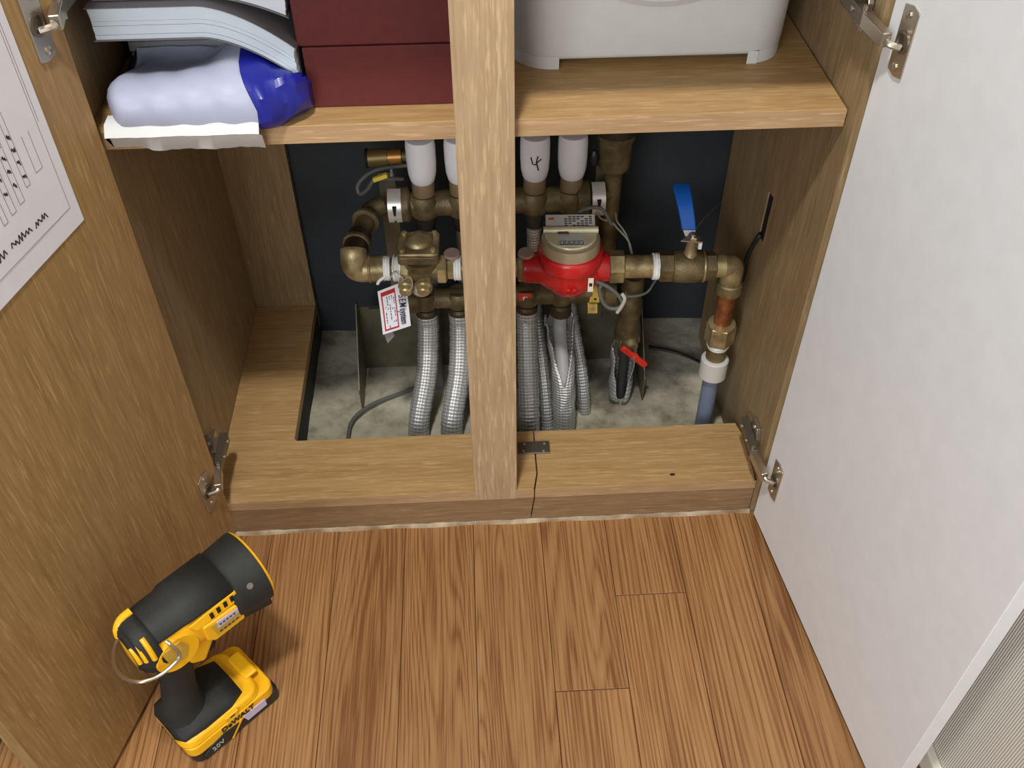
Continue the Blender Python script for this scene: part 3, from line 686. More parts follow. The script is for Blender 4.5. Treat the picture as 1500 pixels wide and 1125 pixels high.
# steel spring clips on manifold ends
for u in (579, 874):
    x = XU(u); m = MB()
    arc = [(x, YU - (.0262) * math.cos(a) - .001, ZU + .0262 * math.sin(a)) for a in [math.radians(q) for q in range(-40, 100, 14)]]
    vs = []
    for p in arc: vs += [(p[0] - .0095, p[1], p[2]), (p[0] + .0095, p[1], p[2]), (p[0] + .0095, p[1] + .0012, p[2] + .0006), (p[0] - .0095, p[1] + .0012, p[2] + .0006)]
    k = len(arc); m.add(vs, [(4 * i + a, 4 * i + (a + 1) % 4, 4 * i + 4 + (a + 1) % 4, 4 * i + 4 + a) for i in range(k - 1) for a in range(4)] + [(0, 1, 2, 3), (4 * k - 4, 4 * k - 3, 4 * k - 2, 4 * k - 1)])
    c = m.build('spring_clip', mat('clip_steel', (226, 222, 214), .35, .5), mu, smooth=40)
    a1 = math.radians(28); 
    MB().prism([(x - .003, YU - .0282 * math.cos(a1) - .001, ZU + .0282 * math.sin(a1)), (x + .003, YU - .0282 * math.cos(a1) - .001, ZU + .0282 * math.sin(a1)), (x + .0012, YU - .0289, ZU - .001), (x - .0012, YU - .0289, ZU - .001)], (0, -.0006, 0)).build('slot', BLACK, c, smooth=0)
    MB().lathe([(.0016, 0), (.0016, .0006)], (x, YU - .0252, ZU - .0125), (0, -1, -.4), 10).build('hole', BLACK, c)
# lower manifold outlets
for px in portsL:
    m = MB(); m.lathe([(.0135, 0), (.0165, .002), (.0165, .018), (.0135, .022)], (px, YLo, ZLo - .040), n=20); m.build('outlet_nut', mat('dark_brass_nut', (82, 68, 48), .5, .5), ml)

# insulated pipes --------------------------------------------------------
def foil_pipe(pts, r, lab, grp='foil insulated heating pipes'):
    path = smoothpath(pts, 10); m = MB(); rr = random.Random(int(pts[0][0] * 1e4))
    rs = [r * (1 + .035 * math.sin(i * 2.4) + rr.uniform(-.015, .015)) for i in range(len(path))]
    m.tube(path, rs, 22, uvmap=True)
    o = m.build('insulated_pipe', FOIL, smooth=80); return tag(o, lab, 'pipe', grp)
fl_bot = [(613, 643), (661, 643), (715, 645), (776, 642)]
labs = ['foil insulated pipe leftmost in the opening, bending towards the front', 'foil insulated pipe second from the left, just left of the centre post', 'foil insulated pipe hidden behind the centre post', 'foil insulated pipe just right of the centre post, under the small red label']
for k in range(4):
    b0 = at(fl_bot[k][0], fl_bot[k][1], z=PF)
    top = Vector((portsL[k], YLo, ZLo - .030)); 
    midp = Vector((top.x * .60 + b0.x * .40 + (.004 if k < 2 else 0), top.y * .60 + b0.y * .40 - .004, top.z * .52))
    foil_pipe([top, top + Vector((0, -.006, -.030)), midp, Vector((b0.x * .80 + midp.x * .20, b0.y * .78 + midp.y * .22, .035)), Vector((b0.x, b0.y, PF - .012))], .0165 if k != 1 else .0172, labs[k])
# torn open foil jacket: grey pipe showing between two flaps
tp = thing('torn_insulated_pipe', 'grey pipe in a torn open foil jacket below the red meter', 'pipe')
top = Vector((portsL[4], YLo, ZLo - .030)); bt = at(826, 632, z=PF)
mid = (top + bt) / 2 + Vector((0, -.012, .01))
path = smoothpath([top, top + Vector((0, -.004, -.04)), mid, Vector((bt.x, bt.y + .014, .05)), Vector((bt.x, bt.y, -.012))], 10)
MB().tube(path, .0105, 16).build('inner_pipe', PIPEW, tp)
m = MB(); vs = []; n = 24; start = 6
for i in range(start, len(path)):
    q = (i - start) / (len(path) - 1 - start); openang = math.radians(150) * max(0, 1 - q / .48) ** .8
    rr_ = .0178 + .006 * max(0, 1 - q / .4)
    for j in range(n + 1):
        a = -math.pi / 2 + openang / 2 + (2 * math.pi - openang) * j / n      # opening faces -y
        rj = rr_ * (1 + .06 * math.sin(5 * a + i * .8))
        vs.append(path[i] + Vector((rj * math.cos(a), rj * math.sin(a) * .9, .010 * math.sin(j * 1.3) if i == start else 0)))
L_ = len(path) - start; fs = [(i * (n + 1) + j, i * (n + 1) + j + 1, (i + 1) * (n + 1) + j + 1, (i + 1) * (n + 1) + j) for i in range(L_ - 1) for j in range(n)]
m.add(vs, fs)
for k, f in enumerate(fs):
    i, j = divmod(k, n); m.uv[k] = ((j / n, i * .006), ((j + 1) / n, i * .006), ((j + 1) / n, (i + 1) * .006), (j / n, (i + 1) * .006))
o = m.build('foil_jacket', FOIL, tp, smooth=80); s_ = o.modifiers.new('thickness', 'SOLIDIFY'); s_.thickness = .0016
# return pipes from the upper manifold, behind
rb = [(600, 600), (652, 600), (704, 610), (803, 632), (857, 602)]
rl = ['silver corrugated return pipe behind the leftmost foil pipe', 'silver return pipe behind the second foil pipe', 'silver return pipe behind the centre post', 'thin silver return pipe right of the post, passing behind the torn pipe', 'silver return pipe right of the torn jacket, ending on the concrete']
for k in range(5):
    b0 = at(rb[k][0], rb[k][1], z=PF) if k > 2 else Vector((portsU[k] - .004, .30, PF))
    top = Vector((portsU[k], YU + .001, ZU - .038)); y1 = YLo + .036
    pts = [top, top + Vector((0, .002, -.03)), Vector((top.x, y1 + .002, ZLo + .03)), Vector((top.x * .8 + b0.x * .2, y1, ZLo - .05)), Vector((b0.x * .8 + top.x * .2, b0.y * .7 + y1 * .3 if k > 2 else y1 - .003, .06)), Vector((b0.x, b0.y, -.012))]
    path = smoothpath(pts, 14); m = MB(); rs = [.0098 + (.0012 if i % 2 else 0) for i in range(len(path))]
    m.tube(path, rs, 16, uvmap=True)
    tag(m.build('return_pipe', FOIL if k > 2 else mat('ribbed_grey_pipe', (150, 152, 156), .4, .3), smooth=80), rl[k], 'pipe', 'thin silver return pipes')

# water line: left elbows, pressure valve, meter, ball valve, outlet ----------
def rings(m, a, d, segs):
    for (h0, h1, r) in segs: m.lathe([(r * .94, h0), (r, h0 + .001), (r, h1 - .001), (r * .94, h1)], a, d, 24)
sup = thing('supply_elbow_pipe', 'dark brass elbow pipe dropping from the upper manifold to the leftmost elbow', 'pipe')
pA = Vector((XU(560), YU, ZU)); pB = Vector((at(540, 300, y=YU - .01).x, YU - .012, ZU - .004)); pC = Vector((at(527, 345, y=.235).x, .235, at(527, 345, y=.235).z)); pD = Vector((X(520), YM + .004, ZL + .022)); pE = Vector((X(523), YM, ZL)); pF = Vector((X(560), YM, ZL))
MB().tube(smoothpath([pA, pB, pB + (pC - pB) * .5, pC], 6), .0135, 20).build('upper_pipe', BRASSD, sup)
m = MB(); dCD = (pD - pC).normalized()
m.tube(smoothpath([pC, (pC + pD) / 2, pD], 5), [.0165] * 11, 22); m.build('middle_pipe', mat('dark_bronze', (70, 54, 36), .45, .6), sup)
for p_, d_ in ((pB + (pC - pB) * .35, pC - pB), (pC + dCD * .018, dCD)):
    m = MB(); m.lathe([(.0150, -.003), (.0195, -.002), (.0195, .0035), (.0150, .0045)], p_, d_, 26); m.build('collar_ring', BRASSD, sup)
m = MB(); m.tube(smoothpath([pD + Vector((0, .004, .004)), pD, pE + Vector((-.002, -.001, .006)), pE + Vector((.006, 0, 0)), Vector((X(535), YM, ZL))], 5), .0180, 24); m.cyl((X(532), YM, ZL), (X(562), YM, ZL), .0180, 26); m.build('elbow', BRASS, sup)
m = MB(); m.lathe([(.0188, 0), (.0195, .001), (.0195, .0025), (.0188, .0035)], (X(540), YM, ZL), (1, 0, 0), 26); m.build('elbow_rim', BRASS, sup)
def tapering(u0, u1, r, lab, rag=False):
    m = MB(); a, b_ = lineX(u0, u1); L0 = (b_ - a).length; k = 7
    m.lathe([(r * .96, 0)] + [(r * (1.02 + .035 * math.sin(i * 2.1)), L0 * (i + .5) / k) for i in range(k)] + [(r * .96, L0)], a, (1, 0, 0), 24)
    return m
m = tapering(561, 572, .0168, ''); m.build('thread_tape', TAPE, sup)
m = MB(); m.cyl(*lineX(571, 577), .0135); m.build('nipple', BRASSD, sup)

prv = thing('pressure_reducing_valve', 'brass pressure valve with square bolted cover left of the centre post', 'valve')
tapering(576, 589, .0172, '').build('thread_tape', TAPE, prv)
m = MB(); m.hexn(*lineX(588, 601), .0205, .3); m.build('union_nut', BRASSL, prv, smooth=20)
cx = X(618); 
m = MB(); m.cyl(*lineX(600, 642), .0165, 24); m.ball((cx, YM, ZL), .0225, 20); m.lathe([(.020, 0), (.024, .010), (.0265, .020)], (cx, YM, ZL), n=28); m.build('body', BRASSD, prv)
def rbox(m, cx, cy, z0, z1, hx, hy, R=.006, k=5):
    pts = []
    for sx, sy, s in ((1, -1, -90), (1, 1, 0), (-1, 1, 90), (-1, -1, 180)):
        for i in range(k + 1):
            an = math.radians(s + 90 * i / k); pts.append((cx + sx * (hx - R) + R * math.cos(an), cy + sy * (hy - R) + R * math.sin(an), z0))
    m.prism(pts, (0, 0, z1 - z0)); return m
zt = ZL + .020
rbox(MB(), cx - .002, YM + .006, zt, zt + .0125, .0275, .0265).build('flange', BRASSD, prv, smooth=20, bev=.0015)
c = rbox(MB(), cx - .002, YM + .006, zt + .0128, zt + .0185, .0275, .0265).build('cover', BRASS, prv, smooth=20, bev=.002)
MB().lathe([(.0195, 0), (.0185, .003), (.0140, .0075), (.007, .0105), (.004, .011)], (cx - .002, YM + .010, zt + .018), n=26).build('cover_dome', BRASS, c)
for sx in (-1, 1):
    for sy in (-1, 1):
        MB().lathe([(.0042, 0), (.0042, .003), (.003, .0042)], (cx - .002 + sx * .0205, YM + .006 + sy * .0195, zt + .0185), n=14).build('bolt', BRASSL, c)
# front ports and strainer
for u, r in ((596, .0098), (622, .0098)):
    x = X(u); m = MB(); m.lathe([(r, 0), (r, .012), (r * 1.12, .013), (r * 1.12, .016), (r * .9, .018), (r * .9, .024), (r * .7, .026)], (x, YM - .012, ZL - .006), (0, -1, -.35), 22); m.build('test_port_plug', BRASSL, prv)
MB().ball((X(617), YM - .012, ZL - .022), .0155, 18, (1, 1, .9)).build('strainer_bowl', mat('milky_plastic', (176, 164, 146), .35), prv)
tagw = smoothpath([M_(578, 372, YM - .02), M_(577, 392, YM - .022), M_(586, 412, YM - .026), M_(600, 404, YM - .040), M_(606, 410, YM - .042), M_(605, 420, YM - .040), M_(600, 425, YM - .038)], 6)
MB().tube(tagw, .0006, 6).build('seal_wire', PALEC, prv)
m = MB(); m.hexn(*lineX(641, 655), .0215, .0); m.build('union_nut', BRASSL, prv, smooth=20)
m = MB(); m.hexn(*lineX(655, 666), .0150, .2); m.build('nipple', BRASSL, prv, smooth=20)
tapering(665, 676, .0165, '').build('thread_tape', TAPE, prv)
for u, own in ((665, prv), (770, None)):
    pass
def capdisc(u, parent):
    x = X(u); m = MB(); m.lathe([(.0035, 0), (.0035, .010), (.0108, .012), (.0112, .0145), (.010, .016)], (x, YM - .004, ZL + .014), (0, -.1, 1), 22); m.build('plug_disc', BROWNP, parent)
capdisc(664, prv)
MB().cyl(*lineX(674, 766), .0130).build('inlet_pipe', BRASS, prv)

# ---- water meter
wm = thing('water_meter', 'red cast water meter with champagne metal register and counter window', 'water meter')
cx = X(833); cy = YM; zc = ZL
a, b_ = lineX(764, 789)
m = MB(); m.lathe([(.0195, 0), (.021, .004), (.0215, .018), (.025, .030), (.030, .050), (.0335, .0600), (.030, .075), (.025, .092), (.0215, .104), (.021, X(889) - X(766) - .004), (.0195, X(889) - X(766))], (X(766), cy, zc), (1, 0, 0), 30)
m.lathe([(.004, -.038), (.016, -.0372), (.027, -.032), (.0345, -.021), (.0390, -.006), (.0410, .012)], (cx, cy, zc), n=40); m.ball((cx, cy, zc - .003), .0355, 28, (1.42, 1.0, .93)); m.build('body', RED, wm, smooth=50)
# embossed rim band
m = MB(); m.lathe([(.0400, .0), (.0430, .002), (.0440, .006), (.0440, .020), (.0425, .0235), (.0400, .0245)], (cx, cy, zc + .009), n=48); m.build('clamp_ring', RED, wm, smooth=50)
m = MB(); m.lathe([(.0385, 0), (.0395, .008), (.0395, .020), (.0385, .0235), (.036, .0245)], (cx, cy, zc + .026), n=48); rg = m.build('register_housing', mat('register_side', (186, 172, 142), .35, .4), wm, smooth=50)
ztp = zc + .0506
# D-shaped front lid (front half) on top face, hinge bar and rear sticker
pts = [(cx + .0350 * math.cos(a), cy + .002 + .0350 * math.sin(a), ztp) for a in [math.radians(180 + 180 * i / 24) for i in range(25)]]
rg2 = MB().prism(pts, (0, 0, .004)).build('flip_lid', GOLD, wm, smooth=20, bev=.0015)
MB().tube([(cx - .0365, cy + .008, ztp + .0045), (cx + .0365, cy + .008, ztp + .0045)], .0050, 12).build('hinge_bar', GOLD, wm)
MB().box((cx - .0175, cy - .0275, ztp + .0038), (cx + .0175, cy - .0010, ztp + .0045)).build('counter_window', mat('window_dim', (196, 196, 190), .3), rg2, smooth=0)
MB().box((cx - .0175, cy - .0030, ztp + .0040), (cx - .003, cy + .0035, ztp + .0060)).build('latch', STEELD, rg2, smooth=0, bev=.0006)
for i in range(5):
    x = cx - .0130 + i * .0064
    MB().box((x - .0027, cy - .0255, ztp + .0044), (x + .0027, cy - .0165, ztp + .0049)).build('digit_wheel', mat('wheel_dark', (92, 90, 86), .5), rg2, smooth=0)
    text('digit', '0', .0078, Matrix.Translation((x, cy - .0210, ztp + .0051)), mat('digit_white', (230, 230, 226), .5), rg2, .0001, .0001)
# rear sticker plate, tilted up
Ms = Matrix.Translation((cx, cy + .024, ztp + .0075)) @ Matrix.Rotation(math.radians(18), 4, 'X')
MB().box((-.033, -.0105, 0), (.033, .0105, .0012), Ms).build('data_plate', mat('sticker_grey', (200, 196, 190), .4), wm, smooth=0)
sk = MB()
for r_ in range(5):
    for c_ in range(11):
        if (r_ * 7 + c_ * 3) % 5 and c_ > 3: sk.box((-.030 + c_ * .0055, -.0085 + r_ * .0036, .0012), (-.030 + c_ * .0055 + .0042, -.0085 + r_ * .0036 + .0018, .0014), Ms)
sk.build('fine_print', INK, wm, smooth=0)
MB().box((-.029, .002, .0012), (-.0215, .0055, .0014), Ms).build('emblem', mat('orange_mark', (196, 90, 60), .5), wm, smooth=0)
text('embossed_number', '20', .015, frame((cx + .001, cy - .0415, zc - .0105), (1, 0, 0), (0, -.45, 1)), RED, wm, .0018, .0003)
# hanging seal and tab on the right of the ring
MB().box((cx + .022, cy - .0475, zc - .006), (cx + .029, cy - .0455, zc + .016)).build('seal_tab', mat('cream_tab', (224, 216, 196), .5), wm, smooth=0)
MB().box((cx + .0235, cy - .0482, zc + .004), (cx + .0275, cy - .0476, zc + .009)).build('seal_mark', BLACK, wm, smooth=0)
MB().box((cx + .019, cy - .048, zc - .014), (cx + .029, cy - .044, zc - .005), None).build('lead_seal', STEELD, wm, smooth=0, bev=.001)
capdisc(770, wm)
m = MB(); m.hexn(*lineX(758, 767), .0200, .2); m.build('union_nut', BRASS, wm, smooth=20)
# pulse cable connector at the rear of the register
MB().tube(smoothpath([(cx + .010, cy + .034, ztp - .002), (cx + .010, cy + .040, ztp + .006), (cx + .022, cy + .050, ztp + .010), (cx + .045, cy + .058, ztp + .004), (cx + .060, cy + .055, ztp - .02)], 6), .0026, 10).build('pulse_cable', GREYC, wm)
MB().tube([(cx + .002, cy + .036, ztp + .002), (cx + .016, cy + .040, ztp + .006)], .0042, 10).build('cable_gland', BLKP, wm)

# ---- ball valve
bv = thing('ball_valve', 'brass ball valve with a blue lever handle right of the water meter', 'valve')
m = MB(); m.hexn(*lineX(889, 911), .0225, .25); m.build('union_nut', BRASS, bv, smooth=20)
MB().cyl(*lineX(910, 951), .0160, 24).build('tail_pipe', BRASS, bv)
m = MB(); m.lathe([(.0168, 0), (.0168, .002)], (X(949), YM, ZL), (1, 0, 0), 24); m.build('tail_rim', BRASSL, bv)
tapering(951, 961, .0180, '').build('thread_tape', TAPE, bv)
m = MB(); m.hexn(*lineX(960, 981), .0215, .2); m.build('end_hex', BRASSD, bv, smooth=20)
m = MB(); L0 = X(1024) - X(980); m.lathe([(.0200, 0), (.0220, .003), (.0228, L0 * .35), (.0228, L0 * .7), (.0215, L0 - .002), (.020, L0)], (X(980), YM, ZL), (1, 0, 0), 30); m.build('body', BRASSD, bv)
m = MB(); m.lathe([(.022, 0), (.0225, .0015), (.022, .003)], (X(1022), YM, ZL), (1, 0, 0), 30); m.build('body_rim', BRASS, bv)
m = MB(); m.hexn(*lineX(1025, 1041), .0205, .2); m.build('end_hex', BRASSD, bv, smooth=20)
sx = X(1003); MB().lathe([(.0120, 0), (.0085, .006), (.0070, .018), (.0070, .026)], (sx, YM, ZL + .018), n=20).build('stem_housing', BRASS, bv)
zh = ZL + .044
m = MB(); m.hexn((sx, YM, zh - .001), (sx, YM, zh + .006), .0078); m.cyl((sx, YM, zh + .006), (sx, YM, zh + .010), .004, 12); m.build('stem_nut', STEEL, bv, smooth=20)
m = MB(); m.box((sx + .008, YM - .006, zh - .012), (sx + .0125, YM - .001, zh - .002)); m.build('stop_tag', TAPE, bv, smooth=0)
m = MB(); m.prism([(sx - .016, YM - .004, zh - .0005), (sx + .012, YM - .008, zh - .0005), (sx + .012, YM + .006, zh - .0005), (sx - .006, YM + .006, zh - .0005)], (0, 0, .002)); m.build('stop_plate', STEEL, bv, smooth=0)
# lever: steel plate running up and back, blue sleeve
prof = [(0, .004, .002), (.010, .010, .008), (.020, .016, .020), (.034, .024, .032), (.050, .034, .041), (.066, .045, .045), (.080, .056, .046), (.086, .061, .046)]
def lever(m, i0, i1, w0, w1, th):
    vs = []; seg = prof[i0:i1 + 1]; k = len(seg)
    for i, (l, dy, dz) in enumerate(seg):
        wd = w0 + (w1 - w0) * i / (k - 1); x = sx - .002 - .010 * (l / .09) - .004 * math.sin(l / .09 * 3)
        if i == k - 1 and i1 == len(prof) - 1: wd *= .6
        P0 = Vector((x, YM + dy, zh + dz)); nx_ = seg[min(i + 1, k - 1)]; pv_ = seg[max(i - 1, 0)]; t = Vector((0, nx_[1] - pv_[1], nx_[2] - pv_[2])).normalized(); nrm = Vector((0, -t.z, t.y))
        vs += [P0 + Vector((-wd, 0, 0)) - nrm * th, P0 + Vector((wd, 0, 0)) - nrm * th, P0 + Vector((wd, 0, 0)) + nrm * th, P0 + Vector((-wd, 0, 0)) + nrm * th]
    m.add(vs, [(4 * i + a, 4 * i + (a + 1) % 4, 4 * i + 4 + (a + 1) % 4, 4 * i + 4 + a) for i in range(k - 1) for a in range(4)] + [(0, 1, 2, 3), (4 * k - 4, 4 * k - 3, 4 * k - 2, 4 * k - 1)]); return m
lv = lever(MB(), 0, 2, .0075, .0085, .0011).build('lever_plate', STEEL, bv, smooth=40)
sl = lever(MB(), 1, 7, .0095, .0120, .0032).build('lever_sleeve', BLUEH, bv, smooth=40, bev=.0018); sl['label'] = 'blue plastic sleeve'
# elbow to outlet
el = thing('outlet_pipe', 'copper and brass outlet pipe going down into a grey plastic pipe at the right panel', 'pipe')
xe = at(1066, 391, y=YM).x
pb = at(1023, 622, z=PF); pt = Vector((xe, YM, ZL)); dn = (Vector((pb.x, pb.y, 0)) - pt)
def DN(v):   # point on the drop line where its image row is v
    v = v - 14
    lo, hi = 0.0, 1.0
    for _ in range(30):
        mid_ = (lo + hi) / 2; P0 = pt + dn * mid_; d0 = P0 - CAM; vv = 562.5 - FPX * d0.dot(UP) / d0.dot(FW)
        if vv < v: lo = mid_
        else: hi = mid_
    return pt + dn * lo
MB().cyl((X(1040), YM, ZL), (X(1054), YM, ZL), .0165, 24).build('coupling', BRASSL, el)
MB().tube(smoothpath([(X(1050), YM, ZL), (xe - .006, YM, ZL), (xe, YM, ZL - .004), DN(416)], 6), .0150, 22).build('elbow', BRASS, el)
m = MB(); a = DN(412); b2 = DN(428); m.lathe([(.0165, 0), (.0185, .002), (.0185, (b2 - a).length - .002), (.016, (b2 - a).length)], a, dn, 24); m.build('elbow_collar', BRASSD, el)
MB().cyl(DN(424), DN(484), .0125, 20).build('copper_tube', COPPER, el)['label'] = 'orange brown copper tube'
m = MB(); m.hexn(DN(474), DN(500), .0215, .3); m.build('compression_nut', BRASS, el, smooth=20)
m = MB(); m.lathe([(.0150, 0), (.0195, .001), (.0195, .004), (.017, .005)], DN(471), dn, 24); m.build('nut_rim', BRASSL, el)
m = MB(); m.lathe([(.015, 0), (.0165, .002), (.0175, .005), (.0160, .008), (.015, .012)], DN(498), dn, 22); m.build('thread_tape', TAPE, el)
MB().cyl(DN(503), DN(530), .0148, 22).build('brass_insert', BRASSD, el)
m = MB(); L1 = (DN(550) - DN(524)).length; m.lathe([(.0150, -.001), (.0190, 0), (.0205, .002), (.0205, L1 - .002), (.0180, L1)], DN(523), dn, 28); m.build('collar', COLLAR, el)
MB().cyl(DN(545), pt + dn * 1.01, .0122, 20).build('grey_pipe', GREYP, el)

# ---- drain valve on the lower manifold's right end
dv = thing('drain_valve', 'brass drain valve with a red butterfly handle on the lower manifold end', 'valve')
q0 = Vector((at(925, 433, y=YLo).x, YLo, ZLo)); 
m = MB(); m.cyl((XLo(897) + .0165, YLo, ZLo), (q0.x + .006, YLo, ZLo), .0160, 20); m.build('end_plug', BRASSD, dv)
m = MB(); m.lathe([(.016, .030), (.0175, .022), (.0175, .004), (.0155, 0), (.0165, -.012), (.0185, -.016), (.0185, -.040), (.0155, -.048), (.0195, -.068), (.0210, -.084), (.0200, -.100), (.0155, -.110), (.0140, -.128)], q0, n=26); m.build('body', BRASSD, dv)
hz = q0 + Vector((.002, -.010, -.090))
m = MB(); m.lathe([(.0165, 0), (.0165, .004), (.0120, .006), (.0100, .016), (.006, .018)], hz, (.12, -1, -.15), 24); m.build('bonnet', BRASS, dv)
hub = hz + Vector((.004, -.026, -.010)); h1 = Vector((.0165, -.002, -.0150)); 
vs = []
pts = [(-1, .0045), (-.75, .0058), (-.3, .0050), (0, .0075), (.3, .0050), (.75, .0058), (1, .0045)]
nrm = Vector((0, -1, -.1)).normalized(); sd = h1.normalized().cross(nrm)
poly = [hub + h1 * 1.22 * t + sd * w_ for t, w_ in pts] + [hub + h1 * 1.22 * t - sd * w_ for t, w_ in pts[::-1]]
m = MB(); m.prism(poly, nrm * .006); m.build('butterfly_handle', REDH, dv, smooth=20, bev=.0018)['label'] = 'red butterfly handle'
m = MB(); m.lathe([(.0032, 0), (.0032, .0016), (.0018, .0024)], hub + nrm * .006, nrm, 14); m.build('screw', STEEL, dv)
fj = thing('foil_wrapped_stub', 'open scrap of silver foil insulation hanging below the red handled valve', 'pipe insulation')
fb = q0 + Vector((-.004, -.012, -.112)); m = MB(); vs = []; n = 20; K = 12; fbz = -.002
MB().cyl(fb, Vector((fb.x, fb.y, -.010)), .0080, 14).build('inner_pipe', mat('dark_pipe', (50, 48, 46), .6), fj)
for i in range(K + 1):
    z = fb.z + .020 - (fb.z + .020 - fbz) * i / K; op = math.radians(120) * (1 - i / K) ** .6 + math.radians(10)
    for j in range(n + 1):
        a = -math.pi / 2 + op / 2 + (2 * math.pi - op) * j / n; r_ = .0190 * (1 + .10 * math.sin(4 * a + i)) * (1.05 - .12 * i / K)
        vs.append((fb.x + r_ * math.cos(a) - .003, fb.y - .006 + r_ * math.sin(a), z))
m.add(vs, [(i * (n + 1) + j, i * (n + 1) + j + 1, (i + 1) * (n + 1) + j + 1, (i + 1) * (n + 1) + j) for i in range(K) for j in range(n)])
for k in range(K * n):
    i, j = divmod(k, n); m.uv[k] = ((j / n, i * .006), ((j + 1) / n, i * .006), ((j + 1) / n, (i + 1) * .006), (j / n, (i + 1) * .006))
o = m.build('foil_jacket', FOIL, fj, smooth=80); o.modifiers.new('thickness', 'SOLIDIFY').thickness = .0015

# ---- air vents
av = thing('air_vent', 'dark brass automatic air vent standing at the right end of the upper manifold', 'air vent')
xv = at(898, 260, y=YU + .012).x; yv = YU + .012
m = MB(); m.lathe([(.0130, -.12), (.0130, .020), (.0150, .024), (.0215, .030), (.0225, .034), (.0240, .076), (.0270, .078), (.0278, .106), (.022, .110)], (xv, yv, ZU + .012), n=28); m.build('body', BRASSD, av)
MB().lathe([(.0278, 0), (.0288, .002), (.0288, .018), (.022, .024)], (xv, yv, ZU + .0975), n=28).build('cap', mat('olive_black', (44, 40, 28), .5), av)
MB().cyl((XU(858) + .0165, YU, ZU), (xv, yv, ZU), .011).build('side_arm', BRASSD, av)
MB().ball((xv - .030, yv - .004, ZU + .060), .009, 12, (.8, .8, 1.5)).build('bleed_knob', BLKP, av)
# thin probe wire with a pointed plate to the right of it
av2 = thing('bleed_valve', 'brass bleed cylinder lying behind the leftmost valve cap', 'valve')
yb = YU + .035
def PB(u, v): return at(u, v, y=yb)
MB().cyl(PB(537, 232), PB(568, 230), .0125, 22).build('body', mat('olive_brass', (120, 100, 58), .45, .5), av2)
MB().lathe([(.0130, 0), (.0140, .001), (.0140, .003), (.0130, .004)], PB(535, 232), (1, 0, 0), 22).build('end_cap', BLACK, av2)
MB().cyl(PB(568, 230), PB(588, 229), .0105, 20).build('nut', mat('orange_brass', (176, 124, 62), .4, .6), av2)
MB().cyl(PB(588, 229), PB(622, 228), .0075, 16).build('tail', BRASSD, av2)
MB().tube([PB(573, 240), PB(574, 258)], .0022, 8).build('pull_pin', PALEC, av2)

# ---- cables and small items
def cable(name, lab, pts, r, m_, cat='cable', grp=None, k=8): return tag(MB().tube(smoothpath(pts, k), r, 8).build(name, m_), lab, cat, grp)
Q = lambda u, v, y: at(u, v, y=y)
cable('grey_cable', 'grey cable looping twice left of the upper manifold', [Q(640, 238, .335), Q(590, 243, .33), Q(555, 248, .32), Q(535, 258, .31), Q(524, 272, .305), Q(527, 284, .30), Q(538, 278, .292), Q(546, 266, .288), Q(560, 262, .29), Q(590, 262, .31)], .0028, GREYC)
tag(MB().box((-.0105, -.003, -.003), (.0105, .003, .003), Matrix.Translation(Q(557, 260, .283)) @ Matrix.Rotation(.35, 4, 'Y').inverted()).build('cable_marker', YELB, smooth=0, bev=.0006), 'small yellow marker sleeve on the grey cable loop', 'tag')
cable('white_wire', 'pale wire curving down from the right clip to the brass pipe', [Q(873, 306, .275), Q(880, 320, .268), Q(895, 325, .262), Q(905, 335, .25), Q(920, 352, .225), Q(926, 372, .205)], .0014, PALEC, 'wire')
cable('white_wire', 'second pale wire running straight beside the curved one', [Q(902, 312, .275), Q(904, 324, .262), Q(918, 345, .235), Q(925, 372, .208)], .0012, PALEC, 'wire')
cable('grey_cable', 'grey cable looped below the right side of the water meter', [Q(872, 412, .152), Q(890, 420, .150), Q(905, 432, .150), Q(911, 445, .150), Q(903, 452, .150), Q(890, 450, .150), Q(882, 440, .150), Q(878, 424, .150), Q(882, 416, .150)], .0026, GREYC)
cable('grey_cable', 'thin grey cable sagging from the looped cable to the ball valve', [Q(906, 434, .152), Q(930, 434, .160), Q(948, 428, .172), Q(958, 414, .182), Q(962, 408, .186)], .0017, GREYC)
cable('cable_tie', 'pale plastic tie hanging from the looped grey cable', [Q(911, 430, .149), Q(915, 438, .146), Q(911, 448, .146), Q(904, 458, .147)], .0026, PALEC, 'cable tie')
cable('black_cable', 'black cable coming out of the slot in the right side panel', [Vector((XR - .001, .192, .362)), Vector((XR - .005, .193, .352)), Q(1095, 375, .205), Q(1090, 398, .215), Q(1083, 425, .235), Q(1070, 445, .25), Q(1056, 458, .27), Q(1035, 480, .31)], .0032, BLKP)
cable('grey_cable', 'grey cable curving over the concrete left of the foil pipes', [at(509, 646, z=.006), at(514, 620, z=.005), at(530, 602, z=.005), at(555, 588, z=.005), at(600, 572, z=.005), at(640, 560, z=.006)], .0030, GREYC)
cable('thin_wire', 'thin wire stretched from the blue handled valve to the dark back wall', [Q(1010, 348, .205), Q(1030, 322, .30), Q(1052, 300, .40), Q(1072, 282, .445)], .0008, PALEC, 'wire')
cable('black_cable', 'black cable lying on the recess floor towards the back right', [at(950, 508, z=.006), at(985, 515, z=.005), at(1010, 523, z=.005), at(1035, 535, z=.006)], .0028, BLKP)
